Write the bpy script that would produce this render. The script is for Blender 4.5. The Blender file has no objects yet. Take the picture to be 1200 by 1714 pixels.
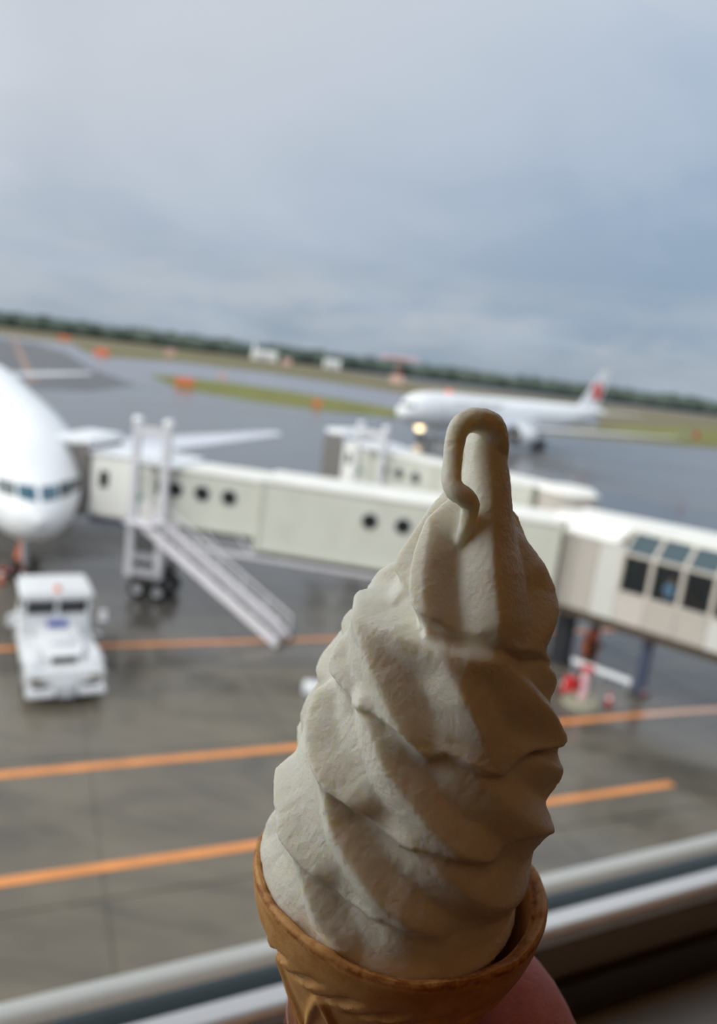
import bpy, bmesh, math, random
import numpy as np
from mathutils import Vector, Matrix
random.seed(4); rng = np.random.default_rng(7)
scene = bpy.context.scene
COL = scene.collection
PI = math.pi

# ------------------------------------------------------------------ camera
F, CX, CY, H = 1290.0, 600.0, 857.0, 12.5
SL = .124
ROLL = math.atan(SL)
PITCH = math.atan((CY - (523 + SL*CX))*math.cos(ROLL)/F)
fw = np.array([0, math.cos(PITCH), -math.sin(PITCH)])
up0 = np.array([0, math.sin(PITCH), math.cos(PITCH)]); rt0 = np.array([1., 0, 0])
rt = math.cos(ROLL)*rt0 + math.sin(ROLL)*up0
up = -math.sin(ROLL)*rt0 + math.cos(ROLL)*up0
C = np.array([0, 0, H])
cam_d = bpy.data.cameras.new('camera'); cam = bpy.data.objects.new('camera', cam_d); COL.objects.link(cam)
cam.matrix_world = Matrix(((rt[0], up[0], -fw[0], C[0]), (rt[1], up[1], -fw[1], C[1]), (rt[2], up[2], -fw[2], C[2]), (0, 0, 0, 1)))
cam_d.sensor_fit = 'VERTICAL'; cam_d.sensor_height = 36.0; cam_d.lens = F/1714*36
cam_d.clip_start = .01; cam_d.clip_end = 6000
cam_d.dof.use_dof = True; cam_d.dof.focus_distance = .133
cam_d.dof.aperture_fstop = cam_d.lens/2.0      # opening 2.0 mm across, as on a phone
scene.camera = cam
def ray(x, y): return fw + rt*(x-CX)/F + up*(CY-y)/F
def at(x, y, z=0.):
    d = ray(x, y); t = (z-H)/d[2]; p = C + d*t
    return Vector((float(p[0]), float(p[1]), float(z)))

# ------------------------------------------------------------------ colour and view
def lin(r, g, b):
    return tuple(((c/255)/12.92 if c/255 <= .04045 else ((c/255+.055)/1.055)**2.4) for c in (r, g, b)) + (1.,)
vs = scene.view_settings
scene.display_settings.display_device = 'sRGB'
vs.view_transform = 'Standard'; vs.look = 'None'; vs.gamma = 1; vs.exposure = 0.0; vs.use_curve_mapping = False
scene.cycles.use_denoising = True
scene.cycles.max_bounces = 10; scene.cycles.transparent_max_bounces = 16
scene.cycles.sample_clamp_indirect = 4.0

# ------------------------------------------------------------------ world: overcast sky, brighter to the left and high up
class NT:
    def __init__(s, tree): s.t = tree; s.n = tree.nodes; s.l = tree.links
    def new(s, typ, **kw):
        nd = s.n.new(typ)
        for k, v in kw.items(): setattr(nd, k, v)
        return nd
    def put(s, sock, v):
        if isinstance(v, bpy.types.NodeSocket): s.l.new(v, sock)
        elif v is not None: sock.default_value = v
    def math(s, op, a, b=None, c=None, clamp=False):
        nd = s.new('ShaderNodeMath', operation=op, use_clamp=clamp)
        for i, v in enumerate((a, b, c)):
            if v is not None: s.put(nd.inputs[i], v)
        return nd.outputs[0]
    def vmath(s, op, a, b=None, out=0):
        nd = s.new('ShaderNodeVectorMath', operation=op)
        s.put(nd.inputs[0], a)
        if b is not None: s.put(nd.inputs[1], b)
        return nd.outputs[out]
    def mix(s, f, a, b, mode='MIX'):
        nd = s.new('ShaderNodeMix', data_type='RGBA', blend_type=mode)
        s.put(nd.inputs[0], f); s.put(nd.inputs[6], a); s.put(nd.inputs[7], b)
        return nd.outputs[2]
    def ramp(s, f, stops, interp='LINEAR'):
        nd = s.new('ShaderNodeValToRGB'); cr = nd.color_ramp; cr.interpolation = interp
        while len(cr.elements) < len(stops): cr.elements.new(.5)
        for e_, (p, c) in zip(cr.elements, stops):
            e_.position = p; e_.color = c if len(c) == 4 else tuple(c)+(1,)
        s.put(nd.inputs[0], f); return nd.outputs[0]
    def noise(s, vec, scale, detail=4, rough=.5, dist=0., out=0):
        nd = s.new('ShaderNodeTexNoise'); s.put(nd.inputs['Vector'], vec)
        nd.inputs['Scale'].default_value = scale; nd.inputs['Detail'].default_value = detail
        nd.inputs['Roughness'].default_value = rough; nd.inputs['Distortion'].default_value = dist
        return nd.outputs[out]
    def comb(s, x, y, z):
        nd = s.new('ShaderNodeCombineXYZ')
        for i, v in enumerate((x, y, z)): s.put(nd.inputs[i], v)
        return nd.outputs[0]
    def sep(s, v):
        nd = s.new('ShaderNodeSeparateXYZ'); s.put(nd.inputs[0], v); return nd.outputs

world = bpy.data.worlds.new('world'); scene.world = world; world.use_nodes = True
w = NT(world.node_tree); w.n.clear()
dirv = w.new('ShaderNodeTexCoord').outputs['Generated']
dx, dy, dz = w.sep(dirv)
el = w.math('MAXIMUM', dz, 0.)
# clear part of the overcast: slate blue low down, paler overhead
base = w.ramp(el, [(0, lin(152, 166, 180)), (.07, lin(150, 168, 188)), (.2, lin(158, 177, 200)), (.36, lin(184, 198, 217)), (.6, (.86, .90, .96, 1)), (1, (1.45, 1.47, 1.5, 1))])
# brighter cloud towards the left
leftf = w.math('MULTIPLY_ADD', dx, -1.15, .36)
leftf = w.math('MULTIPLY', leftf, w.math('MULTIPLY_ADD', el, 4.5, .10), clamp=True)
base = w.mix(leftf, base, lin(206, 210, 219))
# extra brightness added to the sky far left, out of view, to light the ice cream
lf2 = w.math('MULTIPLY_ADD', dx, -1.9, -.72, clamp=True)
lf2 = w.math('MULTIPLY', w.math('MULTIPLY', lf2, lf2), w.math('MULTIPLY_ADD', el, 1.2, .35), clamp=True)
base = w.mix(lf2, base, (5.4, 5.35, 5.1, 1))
den = w.math('ADD', el, .22)
cp = w.comb(w.math('DIVIDE', dx, den), w.math('DIVIDE', dy, den), 0.)
n1 = w.noise(cp, .75, 5, .5, .5)
n2 = w.noise(w.vmath('ADD', cp, (7.3, 2.1, 3.)), 1.9, 5, .55, .3)
cl = w.math('ADD', w.math('MULTIPLY', n1, .7), w.math('MULTIPLY', n2, .3))
hi = w.ramp(cl, [(.44, (0, 0, 0)), (.66, (1, 1, 1))])
lo = w.ramp(cl, [(.30, (1, 1, 1)), (.48, (0, 0, 0))])
base = w.mix(w.math('MULTIPLY', hi, .42), base, lin(212, 219, 230))
base = w.mix(w.math('MULTIPLY', lo, .17), base, lin(146, 166, 190))
# thin line of cumulus just above the horizon
n3 = w.noise(w.comb(w.math('MULTIPLY', dx, 6.), 0., w.math('MULTIPLY', dz, 22.)), 1.0, 5, .6, .2)
band = w.math('MULTIPLY', w.ramp(el, [(.0, (0, 0, 0)), (.045, (1, 1, 1)), (.075, (1, 1, 1)), (.12, (0, 0, 0))]),
              w.ramp(n3, [(.42, (0, 0, 0)), (.58, (1, 1, 1))]))
base = w.mix(w.math('MULTIPLY', band, .6), base, lin(194, 199, 205))
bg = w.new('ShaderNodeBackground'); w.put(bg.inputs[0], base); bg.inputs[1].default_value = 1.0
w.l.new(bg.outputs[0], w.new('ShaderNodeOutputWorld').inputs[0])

# sun, spread wide by thin cloud, behind the terminal: the airfield ahead is front-lit under the darker sky
sd = bpy.data.lights.new('sun', 'SUN'); sd.energy = 1.45; sd.angle = math.radians(24); sd.color = (1, .97, .92)
sun = bpy.data.objects.new('sun', sd); COL.objects.link(sun)
az, elv = math.radians(-158), math.radians(40)
sv = Vector((math.sin(az)*math.cos(elv), math.cos(az)*math.cos(elv), math.sin(elv)))
sun.rotation_euler = sv.to_track_quat('Z', 'Y').to_euler()

# ------------------------------------------------------------------ materials
MAT = {}
def mat(name, col, rough=.5, metal=0., spec=.5, sss=0., emit=None, es=1., var=.0, vs_=3., bump=0., bs=40., coat=0.):
    if name in MAT: return MAT[name]
    m = bpy.data.materials.new(name); m.use_nodes = True; t = NT(m.node_tree)
    b = t.n['Principled BSDF']; c = lin(*col)
    pos = t.new('ShaderNodeTexCoord').outputs['Object']
    if var:
        nz = t.noise(pos, vs_, 4, .6)
        d = tuple(x*(1-var) for x in c[:3])+(1,); u_ = tuple(min(1, x*(1+var*.5)) for x in c[:3])+(1,)
        t.put(b.inputs['Base Color'], t.ramp(nz, [(.3, d), (.7, u_)]))
    else: b.inputs['Base Color'].default_value = c
    b.inputs['Roughness'].default_value = rough; b.inputs['Metallic'].default_value = metal
    b.inputs['Specular IOR Level'].default_value = spec
    b.inputs['Coat Weight'].default_value = coat
    if emit: b.inputs['Emission Color'].default_value = lin(*emit); b.inputs['Emission Strength'].default_value = es
    if bump:
        bn = t.new('ShaderNodeBump'); bn.inputs['Strength'].default_value = bump; bn.inputs['Distance'].default_value = .002
        t.put(bn.inputs['Height'], t.noise(pos, bs, 3, .6)); t.put(b.inputs['Normal'], bn.outputs[0])
    MAT[name] = m; return m
white_paint = mat('white_paint', (240, 242, 245), .4, coat=.05, var=.05, vs_=.6)
cream_panel = mat('cream_panel', (206, 207, 195), .5, var=.07, vs_=.8)
roof_white = mat('roof_white', (238, 237, 230), .5, var=.08, vs_=.7)
beige_panel = mat('beige_panel', (200, 192, 182), .5, var=.08, vs_=.7)
grey_metal = mat('grey_metal', (190, 190, 196), .4, .3, var=.1)
galv = mat('galvanised_steel', (232, 229, 234), .5, .0, var=.12)
dark_metal = mat('dark_metal', (58, 55, 54), .55, var=.2)
brown_steel = mat('brown_steel', (70, 58, 44), .5, var=.15)
blue_steel = mat('blue_grey_steel', (72, 80, 100), .5, var=.1)
rubber = mat('rubber', (28, 27, 26), .7)
bellows = mat('bellows_fabric', (126, 122, 118), .8, var=.1)
dark_glass = mat('dark_glass', (26, 30, 30), .08, spec=.7)
blue_glass = mat('windscreen_glass', (52, 92, 112), .1, spec=.7)
sky_glass = mat('slanted_glass', (70, 86, 92), .08, spec=.8)
orange = mat('orange_paint', (226, 118, 72), .5, var=.1)
red = mat('red_paint', (206, 52, 52), .5, var=.06)
pink = mat('faded_pink_paint', (214, 176, 182), .5)
blue = mat('blue_paint', (60, 74, 160), .4)
lamp_warm = mat('warm_lamp', (255, 240, 200), .4, emit=(255, 226, 176), es=3.)
lamp_red = mat('red_lamp', (220, 40, 30), .4, emit=(255, 60, 40), es=1.5)
green_sign = mat('green_sign', (60, 140, 95), .5)
engine_grey = mat('engine_metal', (120, 122, 126), .35, .6)

# ------------------------------------------------------------------ mesh helpers
class MB:
    def __init__(s): s.v = []; s.f = []
    def add(s, vs_, fs):
        k = len(s.v); s.v += [tuple(v) for v in vs_]; s.f += [tuple(i+k for i in f) for f in fs]; return s
    def box(s, c, d, rot=None, bev=0.):
        bm = bmesh.new(); bmesh.ops.create_cube(bm, size=1)
        for v in bm.verts: v.co = Vector((v.co.x*d[0], v.co.y*d[1], v.co.z*d[2]))
        if bev: bmesh.ops.bevel(bm, geom=bm.edges[:], offset=bev, segments=2, affect='EDGES')
        R_ = rot if rot is not None else Matrix.Identity(3)
        c = Vector(c); bm.verts.index_update()
        s.add([R_ @ v.co + c for v in bm.verts], [[v.index for v in f.verts] for f in bm.faces]); bm.free(); return s
    def bar(s, p, q, w_, h_=None):
        p = Vector(p); q = Vector(q); d = q-p; h_ = h_ or w_
        z = d.normalized(); x = z.cross(Vector((0, 0, 1)))
        if x.length < 1e-3: x = Vector((1, 0, 0))
        x.normalize(); y = z.cross(x)
        return s.box((p+q)/2, (w_, h_, d.length), Matrix((x, y, z)).transposed())
    def tube(s, pts, rad, n=10, caps=True):
        pts = [Vector(p) for p in pts]
        if not hasattr(rad, '__len__'): rad = [rad]*len(pts)
        vs_ = []; x = None
        for i, p in enumerate(pts):
            t = (pts[min(i+1, len(pts)-1)] - pts[max(i-1, 0)]).normalized()
            if x is None:
                x = t.cross(Vector((0, 0, 1)))
                if x.length < 1e-3: x = t.cross(Vector((1, 0, 0)))
            x = (x - t*x.dot(t)).normalized(); y = t.cross(x)
            for k in range(n):
                a_ = 2*PI*k/n; vs_.append(p + (x*math.cos(a_)+y*math.sin(a_))*rad[i])
        fs = [(i*n+k, i*n+(k+1) % n, (i+1)*n+(k+1) % n, (i+1)*n+k) for i in range(len(pts)-1) for k in range(n)]
        if caps: fs += [tuple(range(n))[::-1], tuple((len(pts)-1)*n+k for k in range(n))]
        return s.add(vs_, fs)
    def prism(s, poly, z0, z1):
        n = len(poly); z0s = z0 if hasattr(z0, '__len__') else [z0]*n; z1s = z1 if hasattr(z1, '__len__') else [z1]*n
        vs_ = [(p[0], p[1], z) for p, z in zip(poly, z0s)] + [(p[0], p[1], z) for p, z in zip(poly, z1s)]
        return s.add(vs_, [tuple(range(n))[::-1], tuple(range(n, 2*n))] + [(k, (k+1) % n, n+(k+1) % n, n+k) for k in range(n)])
    def loft(s, rings, caps=True, close=True):
        n = len(rings[0]); m = len(rings); kk = n if close else n-1
        fs = [(i*n+k, i*n+(k+1) % n, (i+1)*n+(k+1) % n, (i+1)*n+k) for i in range(m-1) for k in range(kk)]
        if caps: fs += [tuple(range(n))[::-1], tuple((m-1)*n+k for k in range(n))]
        return s.add([p for r in rings for p in r], fs)
    def build(s, name, m, parent=None, smooth=False, loc=None):
        me = bpy.data.meshes.new(name); me.from_pydata([tuple(map(float, v)) for v in s.v], [], s.f); me.update()
        bm = bmesh.new(); bm.from_mesh(me); bmesh.ops.recalc_face_normals(bm, faces=bm.faces); bm.to_mesh(me); bm.free()
        me.materials.append(m)
        o = bpy.data.objects.new(name, me); COL.objects.link(o)
        if parent: o.parent = parent
        if loc is not None: o.location = loc
        if smooth:
            me.polygons.foreach_set('use_smooth', [True]*len(me.polygons))
            try: me.set_sharp_from_angle(angle=math.radians(38))
            except Exception: pass
        return o
def tag(o, label=None, cat=None, group=None, kind=None):
    for k, v in (('label', label), ('category', cat), ('group', group), ('kind', kind)):
        if v: o[k] = v
    return o
def thing(name, label, cat, loc=(0, 0, 0), rz=0., group=None, scale=1.):
    o = bpy.data.objects.new(name, None); COL.objects.link(o); o.location = loc; o.rotation_euler = (0, 0, rz); o.scale = (scale,)*3
    o.empty_display_size = .1
    return tag(o, label, cat, group)
def copy_tree(o, parent=None):
    c = o.copy(); COL.objects.link(c); c.parent = parent
    for ch in list(o.children): copy_tree(ch, c)
    return c
def wheel(parent, c, r, w_, ax='y', name='wheel'):
    c = Vector(c); d = Vector((0, w_/2, 0)) if ax == 'y' else Vector((w_/2, 0, 0))
    t_ = MB().tube([c-d, c-d*.7, c+d*.7, c+d], [r*.88, r, r, r*.88], 18).build(name, rubber, parent, True)
    MB().tube([c-d*1.06, c+d*1.06], r*.5, 14).build('hub', grey_metal, t_, True)
    return t_

# ================================================================== SETTING: the terminal room and its window
A = math.radians(63.056)
U = Vector((math.sin(A), math.cos(A), 0)); N = Vector((-math.cos(A), math.sin(A), 0))
def W(u, n, z): return Vector((0, 0, H)) + U*u + N*n + Vector((0, 0, z))
def profile(pts, u0, u1):
    """extrude an (n, z) outline along the window"""
    k = len(pts); m = MB()
    m.add([W(u0, n_, z_) for n_, z_ in pts]+[W(u1, n_, z_) for n_, z_ in pts],
          [tuple(range(k)), tuple(range(k, 2*k))[::-1]]+[(i, (i+1) % k, k+(i+1) % k, k+i) for i in range(k)])
    return m
def structure(o): return tag(o, kind='structure')
def wbox(u0, u1, n0, n1, z0, z1): return profile([(n0, z0), (n1, z0), (n1, z1), (n0, z1)], u0, u1)
alu = mat('satin_aluminium', (222, 223, 216), .33, .35, bump=.05, bs=300)
alu2 = mat('brushed_aluminium', (236, 236, 235), .3, .6)
teal_gasket = mat('teal_glass_edge', (30, 46, 52), .45)
wall_m = mat('wall_paint', (150, 112, 78), .7, var=.08)
ceil_m = mat('ceiling_paint', (140, 108, 80), .8)
floor_m = mat('floor_carpet', (96, 62, 40), .9, var=.2, vs_=8.)
sill_m = mat('sill_stone', (150, 152, 150), .35, var=.08, vs_=20.)
dark_trim = mat('dark_bronze', (58, 46, 34), .45)
U0, U1 = -3.4, 2.3
ZF, ZC = -1.5, 1.75
structure(wbox(-6, 6, -8, .78, ZF-.2, ZF).build('floor', floor_m))
structure(wbox(-6, 6, -8, .78, ZC, ZC+.2).build('ceiling', ceil_m))
structure(wbox(-6, 6, -8.2, -8, ZF, ZC).build('wall_back', wall_m))
structure(wbox(-6.2, -6, -8, .78, ZF, ZC).build('wall_left', wall_m))
structure(wbox(6, 6.2, -8, .78, ZF, ZC).build('wall_right', wall_m))
wf = MB()
for a_ in ((-6, 6, .535, .66, ZF, -.715), (-6, U0, .5, .78, -.715, ZC), (U1, 6, .5, .78, -.715, ZC), (U0, U1, .5, .78, 1.6, ZC)):
    wf.add(*(lambda m: (m.v, m.f))(wbox(*a_)))
structure(wf.build('wall_front', wall_m))
# outer rail: a round satin tube beyond the pane, on posts
ca, cr = math.radians(44.55), .0225
cn, cz = math.cos(ca), -math.sin(ca)
railp = [(cn+cr*math.cos(t), cz+cr*math.sin(t)) for t in np.linspace(0, 2*PI, 33)[:-1]]
t1 = structure(profile(railp, U0, U1).build('trim_1', alu, None, True))
structure(wbox(U0, U1, .665, .74, -.83, -.735).build('trim_2', dark_trim))
# the pane with its teal lower edge
win = bpy.data.objects.new('window_1', None); COL.objects.link(win); tag(win, kind='structure')
gm = bpy.data.materials.new('window_glass'); gm.use_nodes = True; g = NT(gm.node_tree); g.n.clear()
tr = g.new('ShaderNodeBsdfTransparent'); tr.inputs[0].default_value = (.975, .985, .985, 1)
gl = g.new('ShaderNodeBsdfGlossy'); gl.inputs['Roughness'].default_value = .02; gl.inputs[0].default_value = (1, 1, 1, 1)
fr = g.new('ShaderNodeFresnel'); fr.inputs[0].default_value = 1.25
ms = g.new('ShaderNodeMixShader'); g.put(ms.inputs[0], g.math('MULTIPLY', fr.outputs[0], g.math('SUBTRACT', 1., g.new('ShaderNodeNewGeometry').outputs['Backfacing']))); g.put(ms.inputs[1], tr.outputs[0]); g.put(ms.inputs[2], gl.outputs[0])
g.l.new(ms.outputs[0], g.new('ShaderNodeOutputMaterial').inputs[0])
wbox(U0, U1, .598, .606, -.608, 1.6).build('pane', gm, win)
profile([(.585, -.635), (.585, -.612), (.597, -.6095), (.607, -.6095), (.618, -.613), (.618, -.635)], U0, U1).build('gasket', teal_gasket, win)
profile([(.568, -.70), (.568, -.597), (.578, -.5985), (.584, -.61), (.584, -.70)], U0, U1).build('glazing_bead', alu2, win)
# inner frame, rounded front edge
fp = [(.566, -.70), (.566, -.5865)] + [(.552+.013*math.cos(t), -.600+.013*math.sin(t)) for t in np.linspace(PI/2, PI, 9)] + [(.541, -.606), (.549, -.608), (.549, -.70)]
fp = [(n_ if i < 2 else n_, z_) for i, (n_, z_) in enumerate(fp)]
profile(fp, U0, U1).build('window_frame', alu2, win, True)
profile([(.539, -.649), (.539, -.605), (.548, -.6045), (.548, -.649)], U0, U1).build('shaded_face', mat('face_shade', (134, 116, 94), .5, .2), win)  # shade on the frame's room side, put into a separate brown strip
structure(profile([(.53, -.715), (.53, -.655), (.545, -.6535), (.545, -.715)], U0, U1).build('trim_3', dark_trim))
structure(profile([(.15, -.735), (.15, -.715), (.156, -.709), (.53, -.709), (.53, -.735)], -6, 6).build('trim_4', sill_m, None))
# unseen warm panels, added above and behind the viewer as fill light
pt = None
for i, (u_, where) in enumerate(((-3.6, 'farthest to the left'), (-1.3, 'left of the viewer'), (1.0, 'right of the viewer'), (3.3, 'farthest to the right'))):
    if i == 0:
        pt = thing('fill_panel', '', 'light', W(u_, -1.5, ZC), math.atan2(U.y, U.x), 'unseen panels added for warm fill')
        MB().box((0, 0, -.02), (1.5, .7, .04), None, .01).build('housing', grey_metal, pt)
        MB().box((0, 0, -.045), (1.4, .6, .01)).build('diffuser', mat('warm_fill_glow', (255, 190, 130), .5, emit=(255, 186, 124), es=1.1), pt)
        o = pt
    else:
        o = copy_tree(pt); o.location = W(u_, -1.5, ZC)
    o['label'] = 'unseen warm fill panel added overhead, ' + where

# ================================================================== SETTING: apron, taxiways, grass
gm = bpy.data.materials.new('wet_concrete'); gm.use_nodes = True; g = NT(gm.node_tree); b = g.n['Principled BSDF']
pos = g.new('ShaderNodeNewGeometry').outputs['Position']
px_, py_, pz_ = g.sep(pos)
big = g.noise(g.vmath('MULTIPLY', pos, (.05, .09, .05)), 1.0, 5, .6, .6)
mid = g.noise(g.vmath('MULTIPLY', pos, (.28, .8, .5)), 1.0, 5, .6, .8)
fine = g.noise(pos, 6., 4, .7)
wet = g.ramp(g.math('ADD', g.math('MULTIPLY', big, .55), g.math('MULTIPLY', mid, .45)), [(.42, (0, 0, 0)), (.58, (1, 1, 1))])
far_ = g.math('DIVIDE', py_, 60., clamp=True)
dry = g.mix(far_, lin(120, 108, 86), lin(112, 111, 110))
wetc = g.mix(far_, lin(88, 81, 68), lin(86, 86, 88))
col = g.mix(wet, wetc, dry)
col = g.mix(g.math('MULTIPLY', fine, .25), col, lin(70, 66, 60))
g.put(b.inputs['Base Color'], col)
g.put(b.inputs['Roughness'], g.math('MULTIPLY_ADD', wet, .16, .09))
b.inputs['Specular IOR Level'].default_value = .6
bn = g.new('ShaderNodeBump'); bn.inputs['Strength'].default_value = .12; bn.inputs['Distance'].default_value = .02
g.put(bn.inputs['Height'], g.noise(pos, 3., 4, .6)); g.put(b.inputs['Normal'], bn.outputs[0])
wetmat = gm
joint_m = mat('joint_filler', (54, 52, 48), .5)
asphalt = mat('taxiway_asphalt', (110, 110, 116), .3, var=.1, vs_=.02)
asphalt_dark = mat('dark_asphalt', (78, 78, 80), .4, var=.1, vs_=.02)
wet_taxi = mat('wet_taxiway', (126, 128, 138), .25, var=.1, vs_=.02)
def grassmat(name, c1, c2, sc=.05):
    m = bpy.data.materials.new(name); m.use_nodes = True; t = NT(m.node_tree); b_ = t.n['Principled BSDF']
    p = t.new('ShaderNodeNewGeometry').outputs['Position']
    t.put(b_.inputs['Base Color'], t.ramp(t.noise(t.vmath('MULTIPLY', p, (1, .6, 1)), sc, 6, .65), [(.35, lin(*c1)), (.65, lin(*c2))]))
    b_.inputs['Roughness'].default_value = .9; b_.inputs['Specular IOR Level'].default_value = .15
    return m
grass_near = grassmat('grass_green', (106, 108, 62), (130, 130, 78), .08)
grass_far = grassmat('grass_olive', (104, 104, 70), (126, 118, 92), .03)
grass_brown = grassmat('dry_field', (128, 118, 100), (110, 108, 82), .02)
structure(MB().prism([(-2600, -400), (2600, -400), (2600, 2700), (-2600, 2700)], -.6, -.16).build('ground', grass_brown))
def strip(name, pixels, m, z, th=.05, st=True):
    pts = [at(x, y, z) for x, y in pixels]
    o = MB().prism([(p.x, p.y) for p in pts], z-th, z).build(name, m)
    return structure(o)
# apron (everything this side of the first grass), then layers laid one above the other
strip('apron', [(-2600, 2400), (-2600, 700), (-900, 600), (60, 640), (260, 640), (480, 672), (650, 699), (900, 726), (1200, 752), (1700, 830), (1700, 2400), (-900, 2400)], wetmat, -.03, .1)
strip('taxiway', [(-700, 555), (-700, 470), (40, 566), (300, 600), (700, 663), (1000, 700), (1000, 712), (650, 697), (480, 672), (250, 640), (60, 640)], wet_taxi, -.06, .06)
strip('taxiway', [(-600, 560), (-600, 500), (0, 566), (60, 575), (110, 590), (150, 616), (230, 645), (150, 655), (-300, 640)], asphalt_dark, -.02, .04)
strip('lawn', [(246, 627), (300, 630), (400, 642), (520, 660), (640, 680), (700, 694), (664, 699), (560, 690), (420, 671), (300, 650)], grass_near, .0, .05)
strip('lawn', [(1000, 716), (1100, 713), (1300, 724), (1800, 790), (1800, 840), (1200, 745), (1100, 738)], grass_near, .0, .05)
strip('lawn', [(120, 576), (300, 590), (420, 608), (560, 628), (700, 652), (860, 676), (700, 656), (560, 637), (420, 620), (300, 606), (180, 598), (140, 588)], grass_far, .0, .05)
strip('runway', [(260, 572), (420, 588), (700, 632), (1300, 705), (1300, 710), (700, 640), (420, 596)], asphalt, -.05, .05)
# concrete slabs of the stand: each slab its own object, joints sunk between them
gd = Vector((.915, .403, 0)).normalized(); gp = Vector((-gd.y, gd.x, 0))
p_ref = at(172, 1460, 0)
S = 6.2; slabs = []
slab_me = None
stand = bpy.data.objects.new('stand_paving', None); COL.objects.link(stand); structure(stand)
for i in range(-5, 7):
    for j in range(-3, 9):
        c = p_ref + gd*(S*(i+.5)) + gp*(S*(j+.35))
        if c.y < 6 or c.y > 62: continue
        v = Vector(c)-Vector((0, 0, H)); dep = v.dot(Vector(fw))
        if dep < 3: continue
        X = CX+F*v.dot(Vector(rt))/dep
        if X < -330 or X > 1500: continue
        if slab_me is None:
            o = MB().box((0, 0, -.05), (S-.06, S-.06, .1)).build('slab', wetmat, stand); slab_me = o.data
        else:
            o = bpy.data.objects.new('slab', slab_me); COL.objects.link(o); o.parent = stand
        o.location = (c.x, c.y, random.uniform(-.004, .002)); o.rotation_euler = (0, 0, math.atan2(gd.y, gd.x))
# painted orange lines
line_m = mat('orange_line_paint', (226, 146, 80), .35, var=.18, vs_=1.2)
line_p = mat('pale_orange_line_paint', (232, 186, 160), .35, var=.15, vs_=1.2)
def gline(p0, p1, wd, m, n_):
    a_, b_ = at(*p0), at(*p1); d = (b_-a_).normalized(); s_ = Vector((-d.y, d.x, 0))*wd/2
    return structure(MB().prism([(a_-s_)[:2], (b_-s_)[:2], (b_+s_)[:2], (a_+s_)[:2]], .003, .012).build(n_, m))
gline((-60, 1088), (1045, 1054), .34, line_m, 'stand_line')
gline((-60, 1303), (1078, 1196), .33, line_m, 'stand_line')
gline((1078, 1196), (1400, 1172), .33, line_p, 'stand_line')
gline((-80, 1489), (1124, 1312), .30, line_m, 'stand_line')
gline((20, 560), (55, 640), 1.5, mat('faded_line', (150, 118, 104), .5), 'taxi_line')

# tree line on the horizon
tm = grassmat('forest', (72, 84, 78), (90, 100, 92), .02)  # distance haze put into the greens: greyed and lightened
tb = MB(); prev = None
for k in range(420):
    ta = math.radians(-118+k*.43); tr_d = 720/max(.62, math.cos(ta))+random.uniform(-10, 30); x = tr_d*math.sin(ta)+random.uniform(-2, 2); y = tr_d*math.cos(ta); h = random.uniform(12, 15.5); r = random.uniform(9, 15)
    rings = []
    for q, (zz, rr) in enumerate(((-.5, .55), (.25, 1.), (.6, .9), (.85, .55), (1., .1))):
        rings.append([(x+r*rr*math.cos(2*PI*m/6+q), y+r*rr*math.sin(2*PI*m/6+q), h*max(zz, 0)) for m in range(6)])
    tb.loft(rings)
tag(tb.build('treeline', tm), 'long dark green belt of woodland along the horizon beyond the airfield', 'woodland', None, 'stuff')

# ================================================================== far small things
def sign_board(px, py, wpx, hpx, label, m=orange):
    p = at(px, py+hpx/2, 0); v = (Vector(p)-Vector((0, 0, H))).length
    wd, ht = wpx*v/F, hpx*v/F
    t = thing('airfield_sign', label, 'sign', p, 0, 'orange signs out on the airfield')
    MB().box((0, 0, ht*.55), (wd, wd*.12+.1, ht*.9), None).build('board', m, t)
    MB().box((-wd*.3, 0, ht*.1), (.12, .12, ht*.2)).build('leg', grey_metal, t); MB().box((wd*.3, 0, ht*.1), (.12, .12, ht*.2)).build('leg', grey_metal, t)
    MB().box((0, 0, ht*1.02), (wd*1.04, wd*.14+.12, ht*.06)).build('cap', grey_metal, t)
sign_board(309, 639, 30, 13, 'orange marker board on the near green strip, the widest of the orange boards')
sign_board(170, 590, 22, 12, 'orange marker board in the olive grass, second in from the left edge of the photo')
sign_board(108, 566, 20, 6, 'low orange marker nearest the left edge of the photo, below the woodland')
sign_board(530, 675, 14, 11, 'small orange marker board near the right end of the green strip')
sign_board(284, 591, 15, 11, 'pale pink marker board in the grass beyond the wet taxiway', mat('pale_marker', (206, 168, 156), .6))
sign_board(479, 606, 15, 11, 'pale pink marker board under the white far hangar', mat('pale_marker', (206, 168, 156), .6))
sign_board(372, 629, 14, 8, 'faded pink marker board just above the green strip', mat('pale_marker', (206, 168, 156), .6))
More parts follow.
